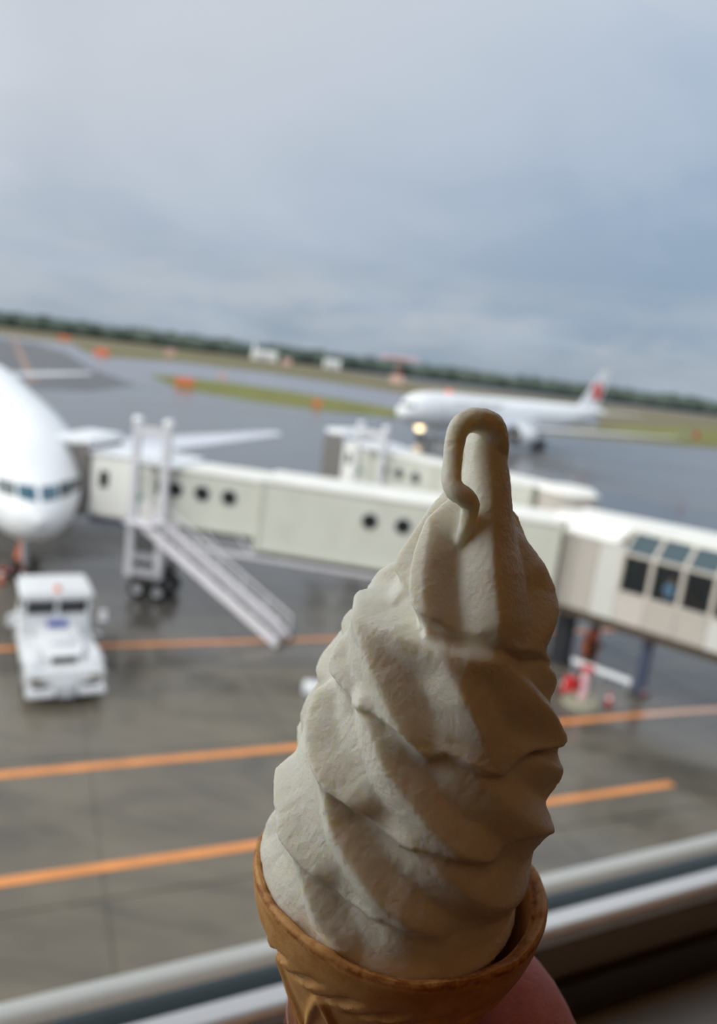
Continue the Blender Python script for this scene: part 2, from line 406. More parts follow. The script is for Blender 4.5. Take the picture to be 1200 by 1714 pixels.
# red and white localizer mast with a wide head
p = at(663, 641, 0); d = (Vector(p)-Vector((0, 0, H))).length/F
t = thing('radar_mast', 'pale red and white mast with a wide antenna head beyond the taxiways', 'mast', p)
MB().box((0, 0, 6*d), (22*d, 6*d, 12*d), None, .5*d).build('hut', mat('pale_hut', (226, 190, 176), .6), t)
for k in range(4): MB().bar(((k % 2-.5)*7*d, (k//2-.5)*5*d, 12*d), ((k % 2-.5)*4*d, (k//2-.5)*3*d, 38*d), .8*d).build('leg', red if k % 2 else pink, t)
MB().tube([(-31*d, 0, 40*d), (31*d, 0, 40*d)], 2.6*d, 8).build('antenna_head', pink, t, True)
for k in range(7): MB().bar((-28*d+k*9.3*d, 0, 36*d), (-28*d+k*9.3*d, 0, 44*d), 1.*d).build('antenna_rod', pink, t)
def hangar(px, py, wpx, hpx, label, fin=False):
    p = at(px, py, 0); d = (Vector(p)-Vector((0, 0, H))).length/F
    t = thing('hangar', label, 'building', p)
    MB().box((0, 0, hpx*.4*d), (wpx*d, wpx*.5*d, hpx*.8*d)).build('wall', roof_white, t)
    MB().prism([(-wpx*.52*d, -wpx*.27*d), (wpx*.52*d, -wpx*.27*d), (wpx*.52*d, wpx*.27*d), (-wpx*.52*d, wpx*.27*d)], hpx*.8*d, [hpx*.8*d+.1, hpx*.8*d+.1, hpx*d, hpx*d]).build('roof', white_paint, t)
    MB().box((0, -wpx*.25*d-.05, hpx*.3*d), (wpx*.6*d, .2, hpx*.55*d)).build('door', grey_metal, t)
    if fin: MB().box((-wpx*.42*d, 0, hpx*1.2*d), (wpx*.1*d, wpx*.1*d, hpx*.9*d)).build('tower', white_paint, t)
hangar(442, 603, 40, 15, 'white far hangar with a small tower, breaking the woodland line', True)
hangar(555, 617, 26, 14, 'small white far building right of the white hangar on the horizon')

# ================================================================== airliners
def station(secs, x):
    xs = [s[0] for s in secs]
    return [float(np.interp(x, xs, [s[i] for s in secs])) for i in (1, 2, 3)]
def smooth_secs(secs, n=90):
    xs = np.array([s[0] for s in secs]); out = []
    L_ = xs[-1]
    xx = np.unique(np.concatenate([np.linspace(0, 1, 30)**1.8*L_*.15, np.linspace(.15, 1, n)*L_]))
    from_ = []
    for i in (1, 2, 3):
        y = np.array([s[i] for s in secs]); m_ = np.gradient(y, xs); m_[0] = (y[1]-y[0])/(xs[1]-xs[0])
        k = np.clip(np.searchsorted(xs, xx)-1, 0, len(xs)-2); h = xs[k+1]-xs[k]; t = (xx-xs[k])/h
        v = (2*t**3-3*t**2+1)*y[k]+(t**3-2*t**2+t)*h*m_[k]+(-2*t**3+3*t**2)*y[k+1]+(t**3-t**2)*h*m_[k+1]
        from_.append(v)
    return [(float(a), float(b_), float(c_), float(d_)) for a, b_, c_, d_ in zip(xx, *from_)]
def fus_pt(secs, x, a_, off=0.):
    w_, zt, zb = station(secs, x)
    return Vector((x, (w_+off)*math.sin(a_), (zt+zb)/2+((zt-zb)/2+off)*math.cos(a_)))
def patch(secs, x0, x1, a0, a1, off=.02, nx=4, na=4, skew=0.):
    m = MB(); vs_ = []
    for i in range(nx+1):
        for j in range(na+1):
            f_ = j/na; x = x0+(x1-x0)*i/nx+skew*f_
            vs_.append(fus_pt(secs, x, a0+(a1-a0)*f_, off))
    m.add(vs_, [(i*(na+1)+j, (i+1)*(na+1)+j, (i+1)*(na+1)+j+1, i*(na+1)+j+1) for i in range(nx) for j in range(na)])
    return m
def zpatch(secs, y0, y1, z0, z1, dz, n=5):
    """a pane on the nose between two heights and two distances from the centre plane"""
    vs_ = []
    for i in range(n+1):
        f_ = i/n; y = y0+(y1-y0)*f_
        for j in range(n+1):
            z = z0+(z1-z0)*j/n+dz*f_
            lo_, hi_ = 0., 9.
            for _ in range(30):
                x = (lo_+hi_)/2; w_, zt, zb = station(secs, x)
                if (y/w_)**2+((z-(zt+zb)/2)/((zt-zb)/2))**2 > 1: lo_ = x
                else: hi_ = x
            vs_.append((hi_-.03, y*1.01, z+.01))
    return MB().add(vs_, [(i*(n+1)+j, (i+1)*(n+1)+j, (i+1)*(n+1)+j+1, i*(n+1)+j+1) for i in range(n) for j in range(n)])
def wing(root, tip, zr, zt, yr, yt, thick_r, thick_t, extra=None):
    """root/tip = (x leading, x trailing)"""
    rings = []
    st = [(root, zr, yr, thick_r), (tip, zt, yt, thick_t)] + (extra or [])
    for (x0, x1), z, y, th in st:
        c = x1-x0; r = []
        for f_, h in ((0, 0), (.04, .35), (.2, .95), (.4, 1), (.7, .6), (1, .05), (.7, -.35), (.4, -.6), (.2, -.6), (.04, -.3)):
            r.append((x0+c*f_, y, z+h*th))
        rings.append(r)
    return MB().loft(rings)
def fin(root, tip, z0, z1, th0, th1):
    rings = []
    for (x0, x1), z, th in ((root, z0, th0), (tip, z1, th1)):
        c = x1-x0
        rings.append([(x0+c*f_, h*th, z) for f_, h in ((0, 0), (.1, .7), (.35, 1), (.7, .6), (1, .05), (.7, -.6), (.35, -1), (.1, -.7))])
    return MB().loft(rings)
def engine(parent, x, y, z, r, L_):
    o = MB().tube([(x+L_*f_, y, z) for f_ in (0, .03, .12, .4, .75, 1.)], [r*.93, r, r*1.05, r*1.07, r*.95, r*.72], 28, False).build('engine', white_paint, parent, True)
    MB().tube([(x-.02, y, z), (x+.18, y, z)], [r*.97, r*1.01], 28, False).build('intake_lip', engine_grey, o, True)
    MB().tube([(x+.5, y, z), (x+.55, y, z)], [r*.92, r*.92], 28).build('fan', dark_metal, o, True)
    MB().tube([(x+.05, y, z), (x+.5, y, z)], [.03, r*.28], 16).build('spinner', grey_metal, o, True)
    MB().tube([(x+L_*.9, y, z), (x+L_*1.25, y, z)], [r*.55, r*.2], 16).build('exhaust', engine_grey, o, True)
    MB().box((x+L_*.7, y, z+r*1.15), (L_*.8, .35, r*.9)).build('pylon', white_paint, o)
def gear(parent, x, y, z, r, n_=2, axles=1, m_=grey_metal):
    o = MB().tube([(x, y, z), (x, y, r)], [.2, .14], 10).build('landing_gear', m_, parent, True)
    for a_ in range(axles):
        xx = x+(a_-(axles-1)/2)*r*2.3
        for s in (-1, 1): wheel(o, (xx, y+s*r*.85, r), r, r*.75)
    MB().bar((x, y, z*.8), (x+z*.45, y, z), .12).build('brace', m_, o)
def make_airliner(name, label, loc, rz, scale, secs, wg, stab, fn, eng, wins, gears, door_x):
    t = thing(name, label, 'airplane', loc, rz, None, scale)
    sm = smooth_secs(secs)
    rings = []
    for x, w_, zt, zb in sm:
        rings.append([(x, w_*math.sin(a_), (zt+zb)/2+(zt-zb)/2*math.cos(a_)) for a_ in np.linspace(0, 2*PI, 41)[:-1]])
    MB().loft(rings).build('fuselage', white_paint, t, True)
    for s in (-1, 1):
        MB_ = wing(wg[0], wg[1], wg[2], wg[3], s*wg[4], s*wg[5], .55, .12, [(e[0], e[1], s*e[2], e[3]) for e in wg[6]] if len(wg) > 6 else None)
        MB_.build('wing', mat('wing_paint', (214, 217, 226), .3, var=.04), t, True)
        wing(stab[0], stab[1], stab[2], stab[3], s*stab[4], s*stab[5], .25, .07).build('tailplane', white_paint, t, True)
        engine(t, eng[0], s*eng[1], eng[2], eng[3], eng[4])
        for (y0, y1, z0, z1, dz, m_) in wins:
            zpatch(sm, s*y0, s*y1, z0, z1, dz).build('windscreen', m_, t, True)
        n_ = int((secs[-1][0]*.62-door_x)/1.1)
        for k in range(n_):
            x = door_x+2+k*1.1
            patch(sm, x, x+.28, s*math.radians(75), s*math.radians(82), .015, 1, 1).build('cabin_window', dark_glass, t)
        for dx_ in (door_x, secs[-1][0]*.78):
            patch(sm, dx_, dx_+.9, s*math.radians(66), s*math.radians(104), .02, 2, 6).build('door', mat('door_paint', (222, 224, 228), .35), t)
    fin(*fn).build('tail_fin', white_paint, t, True)
    for gx, gy, gz, gr, ax in gears: gear(t, gx, gy, gz, gr, 2, ax)
    return t, sm
S767 = [(0, .04, 3.95, 3.87), (.35, .62, 4.5, 3.35), (1, 1.08, 5.0, 2.95), (2, 1.55, 5.62, 2.65), (3, 1.88, 6.42, 2.45), (4.5, 2.2, 7.1, 2.27), (6.5, 2.45, 7.5, 2.2), (9, 2.52, 7.6, 2.2), (20, 2.52, 7.6, 2.2), (34, 2.52, 7.6, 2.2), (40, 2.1, 7.5, 3.3), (46, 1.0, 7.2, 5.2), (48.5, .3, 6.9, 6.1)]
ax = Vector((-.485, .87, 0)).normalized()
pN = at(66, 887, 3.9)
a767, _ = make_airliner('airliner', 'white airliner parked nose-in at the bridge at the left edge, seen head-on', (pN.x, pN.y, 0), math.atan2(ax.y, ax.x), 1.08,
    S767, ((17, 27), (31, 33.2), 3.0, 4.2, 2.0, 22.6), ((42, 47.5), (47.6, 49.3), 6.2, 6.9, .7, 9.3), ((38, 47), (46, 49.5), 7.0, 15.8, .32, .12),
    (15.5, 7.9, 2.15, 1.25, 4.4),
    [(.09, .72, 4.62, 5.08, .04, blue_glass), (.80, 1.38, 4.66, 5.14, .03, mat('dim_windscreen', (60, 76, 78), .12)), (1.45, 1.82, 4.72, 5.14, -.02, dark_glass)],
    [(5.2, 0, 2.6, .46, 1), (24, 4.4, 2.6, .55, 2), (24, -4.4, 2.6, .55, 2)], 5.8)
S350 = [(0, .05, 4.6, 4.5), (.5, 1.0, 5.5, 3.7), (1.5, 1.75, 6.5, 3.1), (3, 2.4, 7.6, 2.6), (5, 2.8, 8.2, 2.3), (8, 2.98, 8.4, 2.2), (20, 2.98, 8.4, 2.2), (44, 2.98, 8.4, 2.3), (52, 2.5, 8.35, 3.6), (60, 1.4, 8.1, 5.5), (65, .5, 7.7, 6.8), (66.8, .15, 7.4, 7.1)]
ax2 = Vector((.725, .69, 0)).normalized()
K = .98
pB = at(667, 690, 4.5*K)
a350, sm350 = make_airliner('airliner', 'white wide-body airliner with a red round crest on its tail, taxiing beyond the bridges', (pB.x, pB.y, 0), math.atan2(ax2.y, ax2.x), K,
    S350, ((21, 33), (40, 42.4), 3.0, 5.6, 2.4, 29.5, [((43, 44.2), 7.2, 32, .08)]), ((58, 63.5), (63.5, 65.5), 7.0, 7.8, .9, 9.6), ((53.5, 62.5), (62.3, 66.), 7.7, 16.6, .42, .15),
    (19.5, 9.8, 2.5, 1.75, 5.6),
    [(.1, 1.0, 5.6, 6.2, .0, dark_glass), (1.06, 1.75, 5.62, 6.2, .0, dark_glass)],
    [(6.2, 0, 2.8, .52, 1), (34.5, 5.3, 2.8, .68, 2), (34.5, -5.3, 2.8, .68, 2)], 8.0)
# red crest disc on both sides of the fin: a round bird with spread wings, head to the front
for s in (-1, 1):
    m = MB(); cx_, cz_ = 60.6, 11.7; R0 = 2.05
    outer = []; nn = 40
    for k in range(nn+1):
        a_ = math.radians(100) + math.radians(340)*k/nn
        outer.append((a_, R0*(1-.05*(k % 4 == 0))))
    vs_ = []
    for a_, r_ in outer:
        for rr in (r_, R0*.62): vs_.append((cx_+rr*math.cos(a_), s*.44, cz_+rr*math.sin(a_)))
    m.add(vs_, [(2*k, 2*k+2, 2*k+3, 2*k+1) for k in range(nn)])
    m.tube([(cx_-R0*.0, s*.45, cz_+R0*.55), (cx_-.2, s*.46, cz_+.1), (cx_-.1, s*.46, cz_-1.1)], [.12, .5, .55], 8)
    m.build('crest', red, a350)
def text_mesh(name, body, size, m, parent, loc, rot):
    cu = bpy.data.curves.new(name, 'FONT'); cu.body = body; cu.size = size; cu.extrude = .01
    o = bpy.data.objects.new(name, cu); COL.objects.link(o); cu.materials.append(m)
    bpy.context.view_layer.update()
    me = bpy.data.meshes.new_from_object(o.evaluated_get(bpy.context.evaluated_depsgraph_get())); bpy.data.objects.remove(o)
    o = bpy.data.objects.new(name, me); COL.objects.link(o)
    o.parent = parent; o.location = loc; o.rotation_euler = rot
    return o
text_mesh('lettering', 'JAPAN AIRLINES', 1.9, mat('lettering_grey', (70, 70, 78), .4), a350, (11, -2.86, 5.9), (math.radians(80), 0, 0))
MB().tube([(12, 0, 8.35), (12, 0, 8.75), (12, 0, 8.95)], [.42, .36, .1], 12).build('beacon', lamp_red, a350, True)
for s in (-1, 1): MB().tube([(5.8, s*.38, 2.0), (5.6, s*.38, 2.0)], [.5, .55], 14).build('taxi_light', lamp_warm, a350, True)
MB().box((42.6, -31.8, 6.6), (1.6, .12, 1.3)).build('wing_tip', red, a350)
MB().box((42.6, 31.8, 6.6), (1.6, .12, 1.3)).build('wing_tip', red, a350)

# ================================================================== boarding bridge by the parked airliner
def frame2(p, q):
    p = Vector(p); q = Vector(q); d = (q-p); L_ = d.length; return p, math.atan2(d.y, d.x), L_
def tunnel(parent, x0, x1, y, w_, z0, z1, portholes=(), m=cream_panel, name='tunnel', ribs=6):
    o = MB().box(((x0+x1)/2, y, (z0+z1)/2), (x1-x0, w_, z1-z0), None, .08).build(name, m, parent)
    MB().box(((x0+x1)/2, y, z1+.06), (x1-x0+.1, w_+.12, .16), None, .05).build('roof', roof_white, o)
    MB().box(((x0+x1)/2, y, z0-.08), (x1-x0, w_*.9, .22)).build('underside_beam', brown_steel, o)
    for k in range(ribs+1):
        xx = x0+.06+(x1-x0-.12)*k/ribs
        if k in (0, ribs):
            MB().box((xx, y, (z0+z1)/2), (.22, w_+.16, z1-z0+.14)).build('end_collar', m, o)
    for s in (-1, 1):
        MB().box(((x0+x1)/2, y+s*(w_/2+.03), z0+.12), (x1-x0, .08, .2)).build('side_rail', m, o)
    for xx, zz in portholes:
        for s in (-1, 1):
            pp = MB().tube([(xx, y+s*(w_/2-.02), zz), (xx, y+s*(w_/2+.03), zz)], [.34, .34], 20).build('porthole', dark_glass, o, True)
            MB().tube([(xx, y+s*(w_/2+.0), zz), (xx, y+s*(w_/2+.045), zz)], [.41, .36], 20, False).build('porthole_rim', grey_metal, pp, True)
    return o
def gantry(parent, x, y, w_, z0, z1, d=.28):
    o = MB().box((x, y, z1-d/2), (d, w_+d, d)).build('lift_gantry', white_paint, parent)
    for s in (-1, 1): MB().box((x, y+s*w_/2, (z0+z1)/2), (d*1.25, d*1.25, z1-z0)).build('post', white_paint, o)
    MB().box((x, y, z0+.35), (d, w_, d)).build('crossbeam', white_paint, o)
    for s in (-1, 1): MB().tube([(x, y+s*w_/2, z1), (x, y+s*w_/2, z1+.22)], [.3, .22], 10).build('cap', white_paint, o, True)
def bogie(parent, x, y, w_):
    o = MB().box((x, y, 1.15), (1.1, w_+.5, .35), None, .04).build('bogie', dark_metal, parent)
    for s in (-1, 1):
        for q in (-.5, .5): wheel(o, (x+q, y+s*w_/2*.55, .5), .5, .4, 'y')
        MB().box((x, y+s*(w_/2), 1.35), (1.2, .3, .7), None, .05).build('drive_unit', grey_metal, o)
def canopy(parent, x, y, w_, z0, z1, depth):
    o = MB().box((x+depth*.5, y, z1-.1), (depth, w_, .4), None, .12).build('canopy_hood', white_paint, parent)
    for k in range(5):
        f_ = k/4; xx = x+depth*f_*.85
        r = MB(); ww = w_*(.86+.1*f_); hh = (z1-z0)*(.84+.12*f_)
        for s in (-1, 1): r.box((xx, y+s*ww/2, z0+hh/2), (depth*.17, .16, hh))
        r.box((xx, y, z0+hh), (depth*.17, ww, .16))
        r.build('bellows_fold', bellows, o)
    return o

def make_bridge(name, label, loc, rz, xs, z, gx, portA, portB, stair=None, GW=1.45, rr=1.35, ry=.6, zg=8.35):
    """local x runs from the aircraft end to the rotunda; y = 0 is the centre line"""
    t = thing(name, label, 'jet bridge', loc, rz)
    xc, xa, xb, xe = xs; (za0, za1, zb0, zb1) = z
    cab = MB().box(((xc+xa)/2, 0, (za0+za1)/2+.1), (xa-xc, 3.2, za1-za0+.35), None, .15).build('cab', roof_white, t)
    MB().box(((xc+xa)/2, 0, za1+.33), (xa-xc+.15, 3.35, .14), None, .05).build('cab_roof', white_paint, cab)
    MB().box((xc+.75, -1.615, (za0+za1)/2+.45), (.42, .05, .75)).build('cab_window', dark_glass, cab)
    MB().box((xc+.75, 1.615, (za0+za1)/2+.45), (.42, .05, .75)).build('cab_window', dark_glass, cab)
    for s in (-1, 1): MB().box((xa-.62, s*1.615, (za0+za1)/2-.0), (.75, .05, 2.0)).build('cab_door', cream_panel, cab)
    MB().box((xa-.55, -1.65, (za0+za1)/2-.15), (.34, .03, .3)).build('exit_sign', green_sign, cab)
    MB().box(((xc+xa)/2, 0, za0-.22), (xa-xc, 2.8, .35)).build('cab_floor_beam', blue_steel, cab)
    canopy(t, xc-1.85, 0, 3.4, za0-.1, za1+.85, 1.95)
    tunnel(t, xa-.05, xb+.3, 0, 2.5, za0, za1, portA, cream_panel, 'inner_tunnel')
    tunnel(t, xb, xe, 0, 2.95, zb0, zb1, portB, cream_panel, 'outer_tunnel')
    # rotunda on its round column
    ro = MB().tube([(xe+rr-.2, ry, zb0-.1), (xe+rr-.2, ry, zb1+.05)], [rr, rr], 28).build('rotunda', beige_panel, t, True)
    MB().tube([(xe+rr-.2, ry, zb1+.05), (xe+rr-.2, ry, zb1+.3)], [rr+.1, rr-.2], 28).build('rotunda_roof', roof_white, ro, True)
    MB().tube([(xe+rr-.2, ry, 0), (xe+rr-.2, ry, zb0-.1)], [.42, .42], 20).build('column', dark_metal, t, True)
    # lift gantry
    gx += .22
    g_ = MB().box((gx+GW/2, -1.75, zg-.3), (GW+.2, .3, .42), None, .04).build('lift_gantry', mat('gantry_grey', (214, 214, 218), .45), t)
    for q in (0, GW):
        MB().box((gx+q, -1.75, (zg+.15+1.2)/2), (.34, .34, zg+.15-1.2), None, .03).build('post', mat('gantry_grey', (214, 214, 218), .45), g_)
        MB().tube([(gx+q, -1.75, zg+.15), (gx+q, -1.75, zg+.35)], [.26, .18], 10).build('cap', white_paint, g_, True)
    MB().box((gx+GW/2, -1.75, za1+.35), (GW, .22, .24)).build('crossbeam', white_paint, g_)
    MB().box((gx+GW/2, -1.75, 2.2), (GW+.3, .3, .3)).build('crossbeam', grey_metal, g_)
    MB().box((gx+.85, 0, za1+.2), (2.2, 3.6, .16), None, .04).build('service_deck', white_paint, g_)
    bogie(t, gx+.85, -.6, 2.6)
    # cable trays below the tunnels
    MB().box(((xa+xe)/2, -1.15, zb0-.42), (xe-xa-1.5, .22, .14)).build('cable_tray', galv, t)
    for k in range(4):
        MB().bar((xa+1+k*1.6, -1.15, za0-.05), (xa+1.8+k*1.6, -1.15, zb0-.42), .07).build('strut', galv, t)
    if stair:
        (sx0, sy0, sz0), (sx1, sy1, sz1), wd = stair
        a_, b_ = Vector((sx0, sy0, sz0)), Vector((sx1, sy1, sz1)); d = (b_-a_); hd = Vector((d.x, d.y, 0)).normalized(); sd_ = Vector((-hd.y, hd.x, 0))
        st = MB().box(a_+Vector((0, 0, -.06))+sd_*0, (1.5, 1.5, .1), Matrix.Rotation(math.atan2(hd.y, hd.x), 3, 'Z')).build('service_stair', galv, t)
        for s in (-1, 1):
            o = sd_*s*wd/2
            MB().bar(a_+o, b_+o, .16, .34).build('stringer', galv, st)
            MB().bar(a_+o+Vector((0, 0, 1.0)), b_+o+Vector((0, 0, 1.0)), .07).build('handrail', galv, st)
            MB().bar(a_+o+Vector((0, 0, .55)), b_+o+Vector((0, 0, .55)), .04).build('handrail', galv, st)
            for k in range(7):
                p = a_+d*(k/6)+o; MB().bar(p, p+Vector((0, 0, 1.0)), .05).build('baluster', galv, st)
        n_ = 17
        for k in range(n_):
            p = a_+d*((k+.5)/n_)
            MB().box(p, (.26, wd, .04), Matrix.Rotation(math.atan2(hd.y, hd.x), 3, 'Z')).build('tread', mat('tread_grille', (120, 118, 122), .5), st)
        for s in (-1, 1): wheel(st, b_+sd_*s*wd/2+Vector((0, 0, .18-b_.z)), .18, .1)
    return t
rzA = -.135
locA = Vector((-10.51, 36.54, 0))
def loc2(p, L0, rz):   # world point to bridge-local
    v = Vector(p)-L0; c_, s_ = math.cos(-rz), math.sin(-rz)
    return (v.x*c_-v.y*s_, v.x*s_+v.y*c_, v.z)
sA = loc2((-9.6, 34.4, 4.0), locA, rzA); sB = loc2((-2.55, 31.6, .12), locA, rzA)
make_bridge('jet_bridge', 'cream boarding bridge with round portholes and a long steel stair, docked to the parked airliner', locA, rzA,
            (-1.95, 1.1, 6.2, 19.6), (3.8, 6.4, 3.3, 6.5), .15,
            [(1.45, 5.5), (2.15, 5.5), (3.45, 5.5), (4.75, 5.5)], [(11.35, 5.45), (12.85, 5.45), (17.2, 5.45)], (sA, sB, 1.0))
rzB = math.atan2(40.6-52.9, 11.0+1.6)
make_bridge('jet_bridge', 'farther grey-white boarding bridge with an empty square gantry, seen above the docked one', (-.1, 53.4, 0), rzB,
            (-.6, 2.0, 7.5, 14.6), (4.0, 6.5, 3.8, 6.6), .9, [(3.2, 5.5), (4.6, 5.5), (6., 5.5)], [(11, 5.5), (12.5, 5.5)], None, 2.3, 1.6, 0., 8.0)

# ================================================================== fixed glazed walkway on the right
wa = Vector((9.1, 32.85, 0)); wdir = Vector((.78, -.62, 0)).normalized()
t = thing('glazed_walkway', 'beige elevated walkway with dark windows and slanted glazing, entering from the right edge', 'walkway', wa, math.atan2(wdir.y, wdir.x))
LW = 11.5
# the walkway local frame: x along, y to the far side, z up
def panel(x0, x1, y0, y1, z0, z1, m, name, par=t, bev=.0): return MB().box(((x0+x1)/2, (y0+y1)/2, (z0+z1)/2), (x1-x0, y1-y0, z1-z0), None, bev).build(name, m, par)
bp = 1.24; x0b = 2.6
panel(0, LW, 0, 3.2, 2.95, 3.6, dark_metal, 'floor_slab')
panel(0, LW, -.16, .16, 2.66, 3.0, brown_steel, 'edge_beam')
cx = 0.
pal = [mat('tan_panel', (184, 177, 168), .5, var=.06), mat('tan_panel', (184, 177, 168)), mat('pale_panel', (206, 206, 200), .5, var=.06), mat('warm_panel', (198, 191, 183), .5, var=.06)]
k = 0
edges = [0, .5, 1.55, 2.6]
while edges[-1] < LW-.1: edges.append(min(edges[-1]+1.24, LW))
for e0, e1 in zip(edges[:-1], edges[1:]):
    panel(e0+.012, e1-.012, -.02, .12, 3.0, 4.3 if e0 >= x0b-.01 else 6.25, pal[k % 4], 'wall_panel'); k += 1
panel(0, LW, 3.1, 3.25, 3.0, 6.5, beige_panel, 'wall_panel')
panel(0, .1, 0, 3.2, 3.0, 6.3, beige_panel, 'wall_panel')
tint = bpy.data.materials.new('tinted_pane'); tint.use_nodes = True; g = NT(tint.node_tree); g.n.clear()
tr = g.new('ShaderNodeBsdfTransparent'); tr.inputs[0].default_value = (.75, .8, .82, 1)
gl = g.new('ShaderNodeBsdfGlossy'); gl.inputs['Roughness'].default_value = .05; gl.inputs[0].default_value = (.8, .9, .95, 1)
fr = g.new('ShaderNodeFresnel'); fr.inputs[0].default_value = 1.5
ms = g.new('ShaderNodeMixShader'); g.put(ms.inputs[0], g.math('MULTIPLY', fr.outputs[0], g.math('SUBTRACT', 1., g.new('ShaderNodeNewGeometry').outputs['Backfacing']))); g.put(ms.inputs[1], tr.outputs[0]); g.put(ms.inputs[2], gl.outputs[0])
g.l.new(ms.outputs[0], g.new('ShaderNodeOutputMaterial').inputs[0])
nb = int((LW-x0b)/bp)
for k in range(nb+1):
    xx = x0b+k*bp
    panel(xx-.08, xx+.08, -.03, .14, 4.3, 5.95, beige_panel, 'mullion')
    MB().bar((xx, .05, 5.95), (xx, 1.05, 6.75), .14, .1).build('mullion', beige_panel, t)
    if k < nb:
        panel(xx+.08, xx+bp-.08, .03, .06, 4.3, 5.9, tint, 'pane')
        m = MB(); q = [(xx+.08, .06, 5.98), (xx+bp-.08, .06, 5.98), (xx+bp-.08, 1.0, 6.72), (xx+.08, 1.0, 6.72)]
        m.add(q+[(a_, b_+.02, c_-.03) for a_, b_, c_ in q], [(0, 1, 2, 3), (7, 6, 5, 4), (0, 4, 5, 1), (1, 5, 6, 2), (2, 6, 7, 3), (3, 7, 4, 0)])
        m.build('slanted_pane', sky_glass, t)
panel(x0b-.1, LW, -.06, .16, 5.88, 6.0, beige_panel, 'window_head')
panel(x0b-.1, LW, -.06, .16, 4.24, 4.34, beige_panel, 'window_sill')
MB().prism([(-.1, .9), (LW, .9), (LW, 5.2), (-.6, 3.0)], 6.72, 6.95).build('roof', roof_white, t)
MB().prism([(-.1, -.1), (x0b-.3, -.1), (x0b-.1, .95), (-.1, .95)], [6.2, 6.2, 6.6, 6.6], [6.3, 6.3, 6.95, 6.95]).build('roof', roof_white, t)
panel(.2, LW, 2.95, 3.08, 3.1, 6.3, mat('interior_dark', (52, 48, 44), .7), 'inner_lining')
def walkway_column(p, r, m, label_):
    v = Vector(p)-wa; a_ = math.atan2(wdir.y, wdir.x); c_, s_ = math.cos(-a_), math.sin(-a_)
    x, y = v.x*c_-v.y*s_, v.x*s_+v.y*c_
    o = MB().tube([(x, y, 0), (x, y, 2.96)], [r, r], 16).build('column', m, t, True); o['label'] = label_
    MB().box((x, y, .06), (r*3, r*3, .12)).build('base_plate', dark_metal, o)
walkway_column(at(1068, 1163, 0), .24, blue_steel, 'blue-grey column')
walkway_column(at(938, 1108, 0), .4, mat('black_column', (40, 42, 48), .5), 'black column')
walkway_column(at(992, 1078, 0), .26, mat('mauve_column', (84, 80, 94), .5), 'mauve-grey column')

# person behind the second pane
pp = MB()
pp.tube([(0, 0, 0), (0, 0, .0)], .01, 3)
pp = MB()
for s in (-1, 1):
    pp.tube([(s*.09, 0, .05), (s*.1, 0, .48), (s*.09, 0, .88)], [.05, .065, .09], 10)
    pp.tube([(s*.2, 0, 1.4), (s*.25, .02, 1.12), (s*.22, -.1, .9)], [.055, .045, .035], 8)
    pp.box((s*.1, -.05, .04), (.09, .26, .08), None, .02)
pp.tube([(0, 0, .85), (0, 0, 1.05), (0, 0, 1.3), (0, 0, 1.43), (0, 0, 1.5), (0, 0, 1.56)], [.16, .14, .18, .17, .07, .06], 14)
pp.tube([(0, 0, 1.52), (0, -.01, 1.56), (0, -.01, 1.64), (0, 0, 1.72), (0, 0, 1.75)], [.04, .075, .09, .07, .02], 12)
per = pp.build('person', mat('skin_far', (190, 150, 128), .6), None, True)
tag(per, 'person in a light blue shirt standing inside the walkway behind its second window', 'person')
rm = per.modifiers.new('remesh', 'REMESH'); rm.mode = 'VOXEL'; rm.voxel_size = .018; rm.use_smooth_shade = True
per.location = wa + wdir*(x0b+bp*1.55) + Vector((.62, .78, 0))*.5 + Vector((0, 0, 3.6)); per.rotation_euler = (0, 0, math.radians(20))
sh = MB().tube([(0, 0, .9), (0, 0, 1.05), (0, 0, 1.3), (0, 0, 1.42), (0, 0, 1.48)], [.175, .16, .2, .19, .08], 16)
for s in (-1, 1): sh.tube([(s*.18, 0, 1.4), (s*.25, .02, 1.15)], [.075, .065], 10)
sh.build('shirt', mat('light_blue_shirt', (140, 180, 215), .8), per, True)
tr_ = MB().tube([(0, 0, .8), (0, 0, .93)], [.17, .172], 14)
for s in (-1, 1): tr_.tube([(s*.1, 0, .1), (s*.1, 0, .5), (s*.09, 0, .88)], [.075, .085, .11], 10)
tr_.build('trousers', mat('dark_trousers', (34, 38, 54), .8), per, True)
MB().tube([(0, .015, 1.62), (0, .02, 1.7), (0, .01, 1.775)], [.09, .1, .04], 12).build('hair', mat('black_hair', (24, 22, 20), .6), per, True)

# ================================================================== white pushback tractor
hd = Vector((.47, -.88, 0)).normalized()
fc = (at(45, 1182, 0)+at(172, 1176, 0))/2
tc = fc - hd*2.9*1.1
t = thing('pushback_tractor', 'white aircraft tractor with two dark windscreens standing in front of the parked airliner', 'vehicle', tc, math.atan2(hd.y, hd.x), None, 1.1)
wp = mat('tractor_white', (226, 228, 230), .35, coat=.2, var=.05)
wp2 = mat('tractor_grey', (196, 198, 202), .45)
def tb_(c, d, m, name, par=t, bev=.04): return MB().box(c, d, None, bev).build(name, m, par)
tb_((0, 0, .72), (5.6, 2.3, .62), wp, 'chassis', t, .08)
tb_((0, 0, .34), (4.6, 1.5, .35), dark_metal, 'underframe')
hood = MB().prism([(-.1, -.62), (1.9, -.58), (2.2, -.45), (2.2, .45), (1.9, .58), (-.1, .62)], 1.0, [1.46, 1.38, 1.3, 1.3, 1.38, 1.46]).build('hood', wp, t)
tb_((1.1, 0, 1.44), (.9, .7, .1), wp, 'hood_hatch', hood, .03)
tb_((2.21, 0, 1.14), (.03, .75, .22), dark_metal, 'grille', hood, .0)
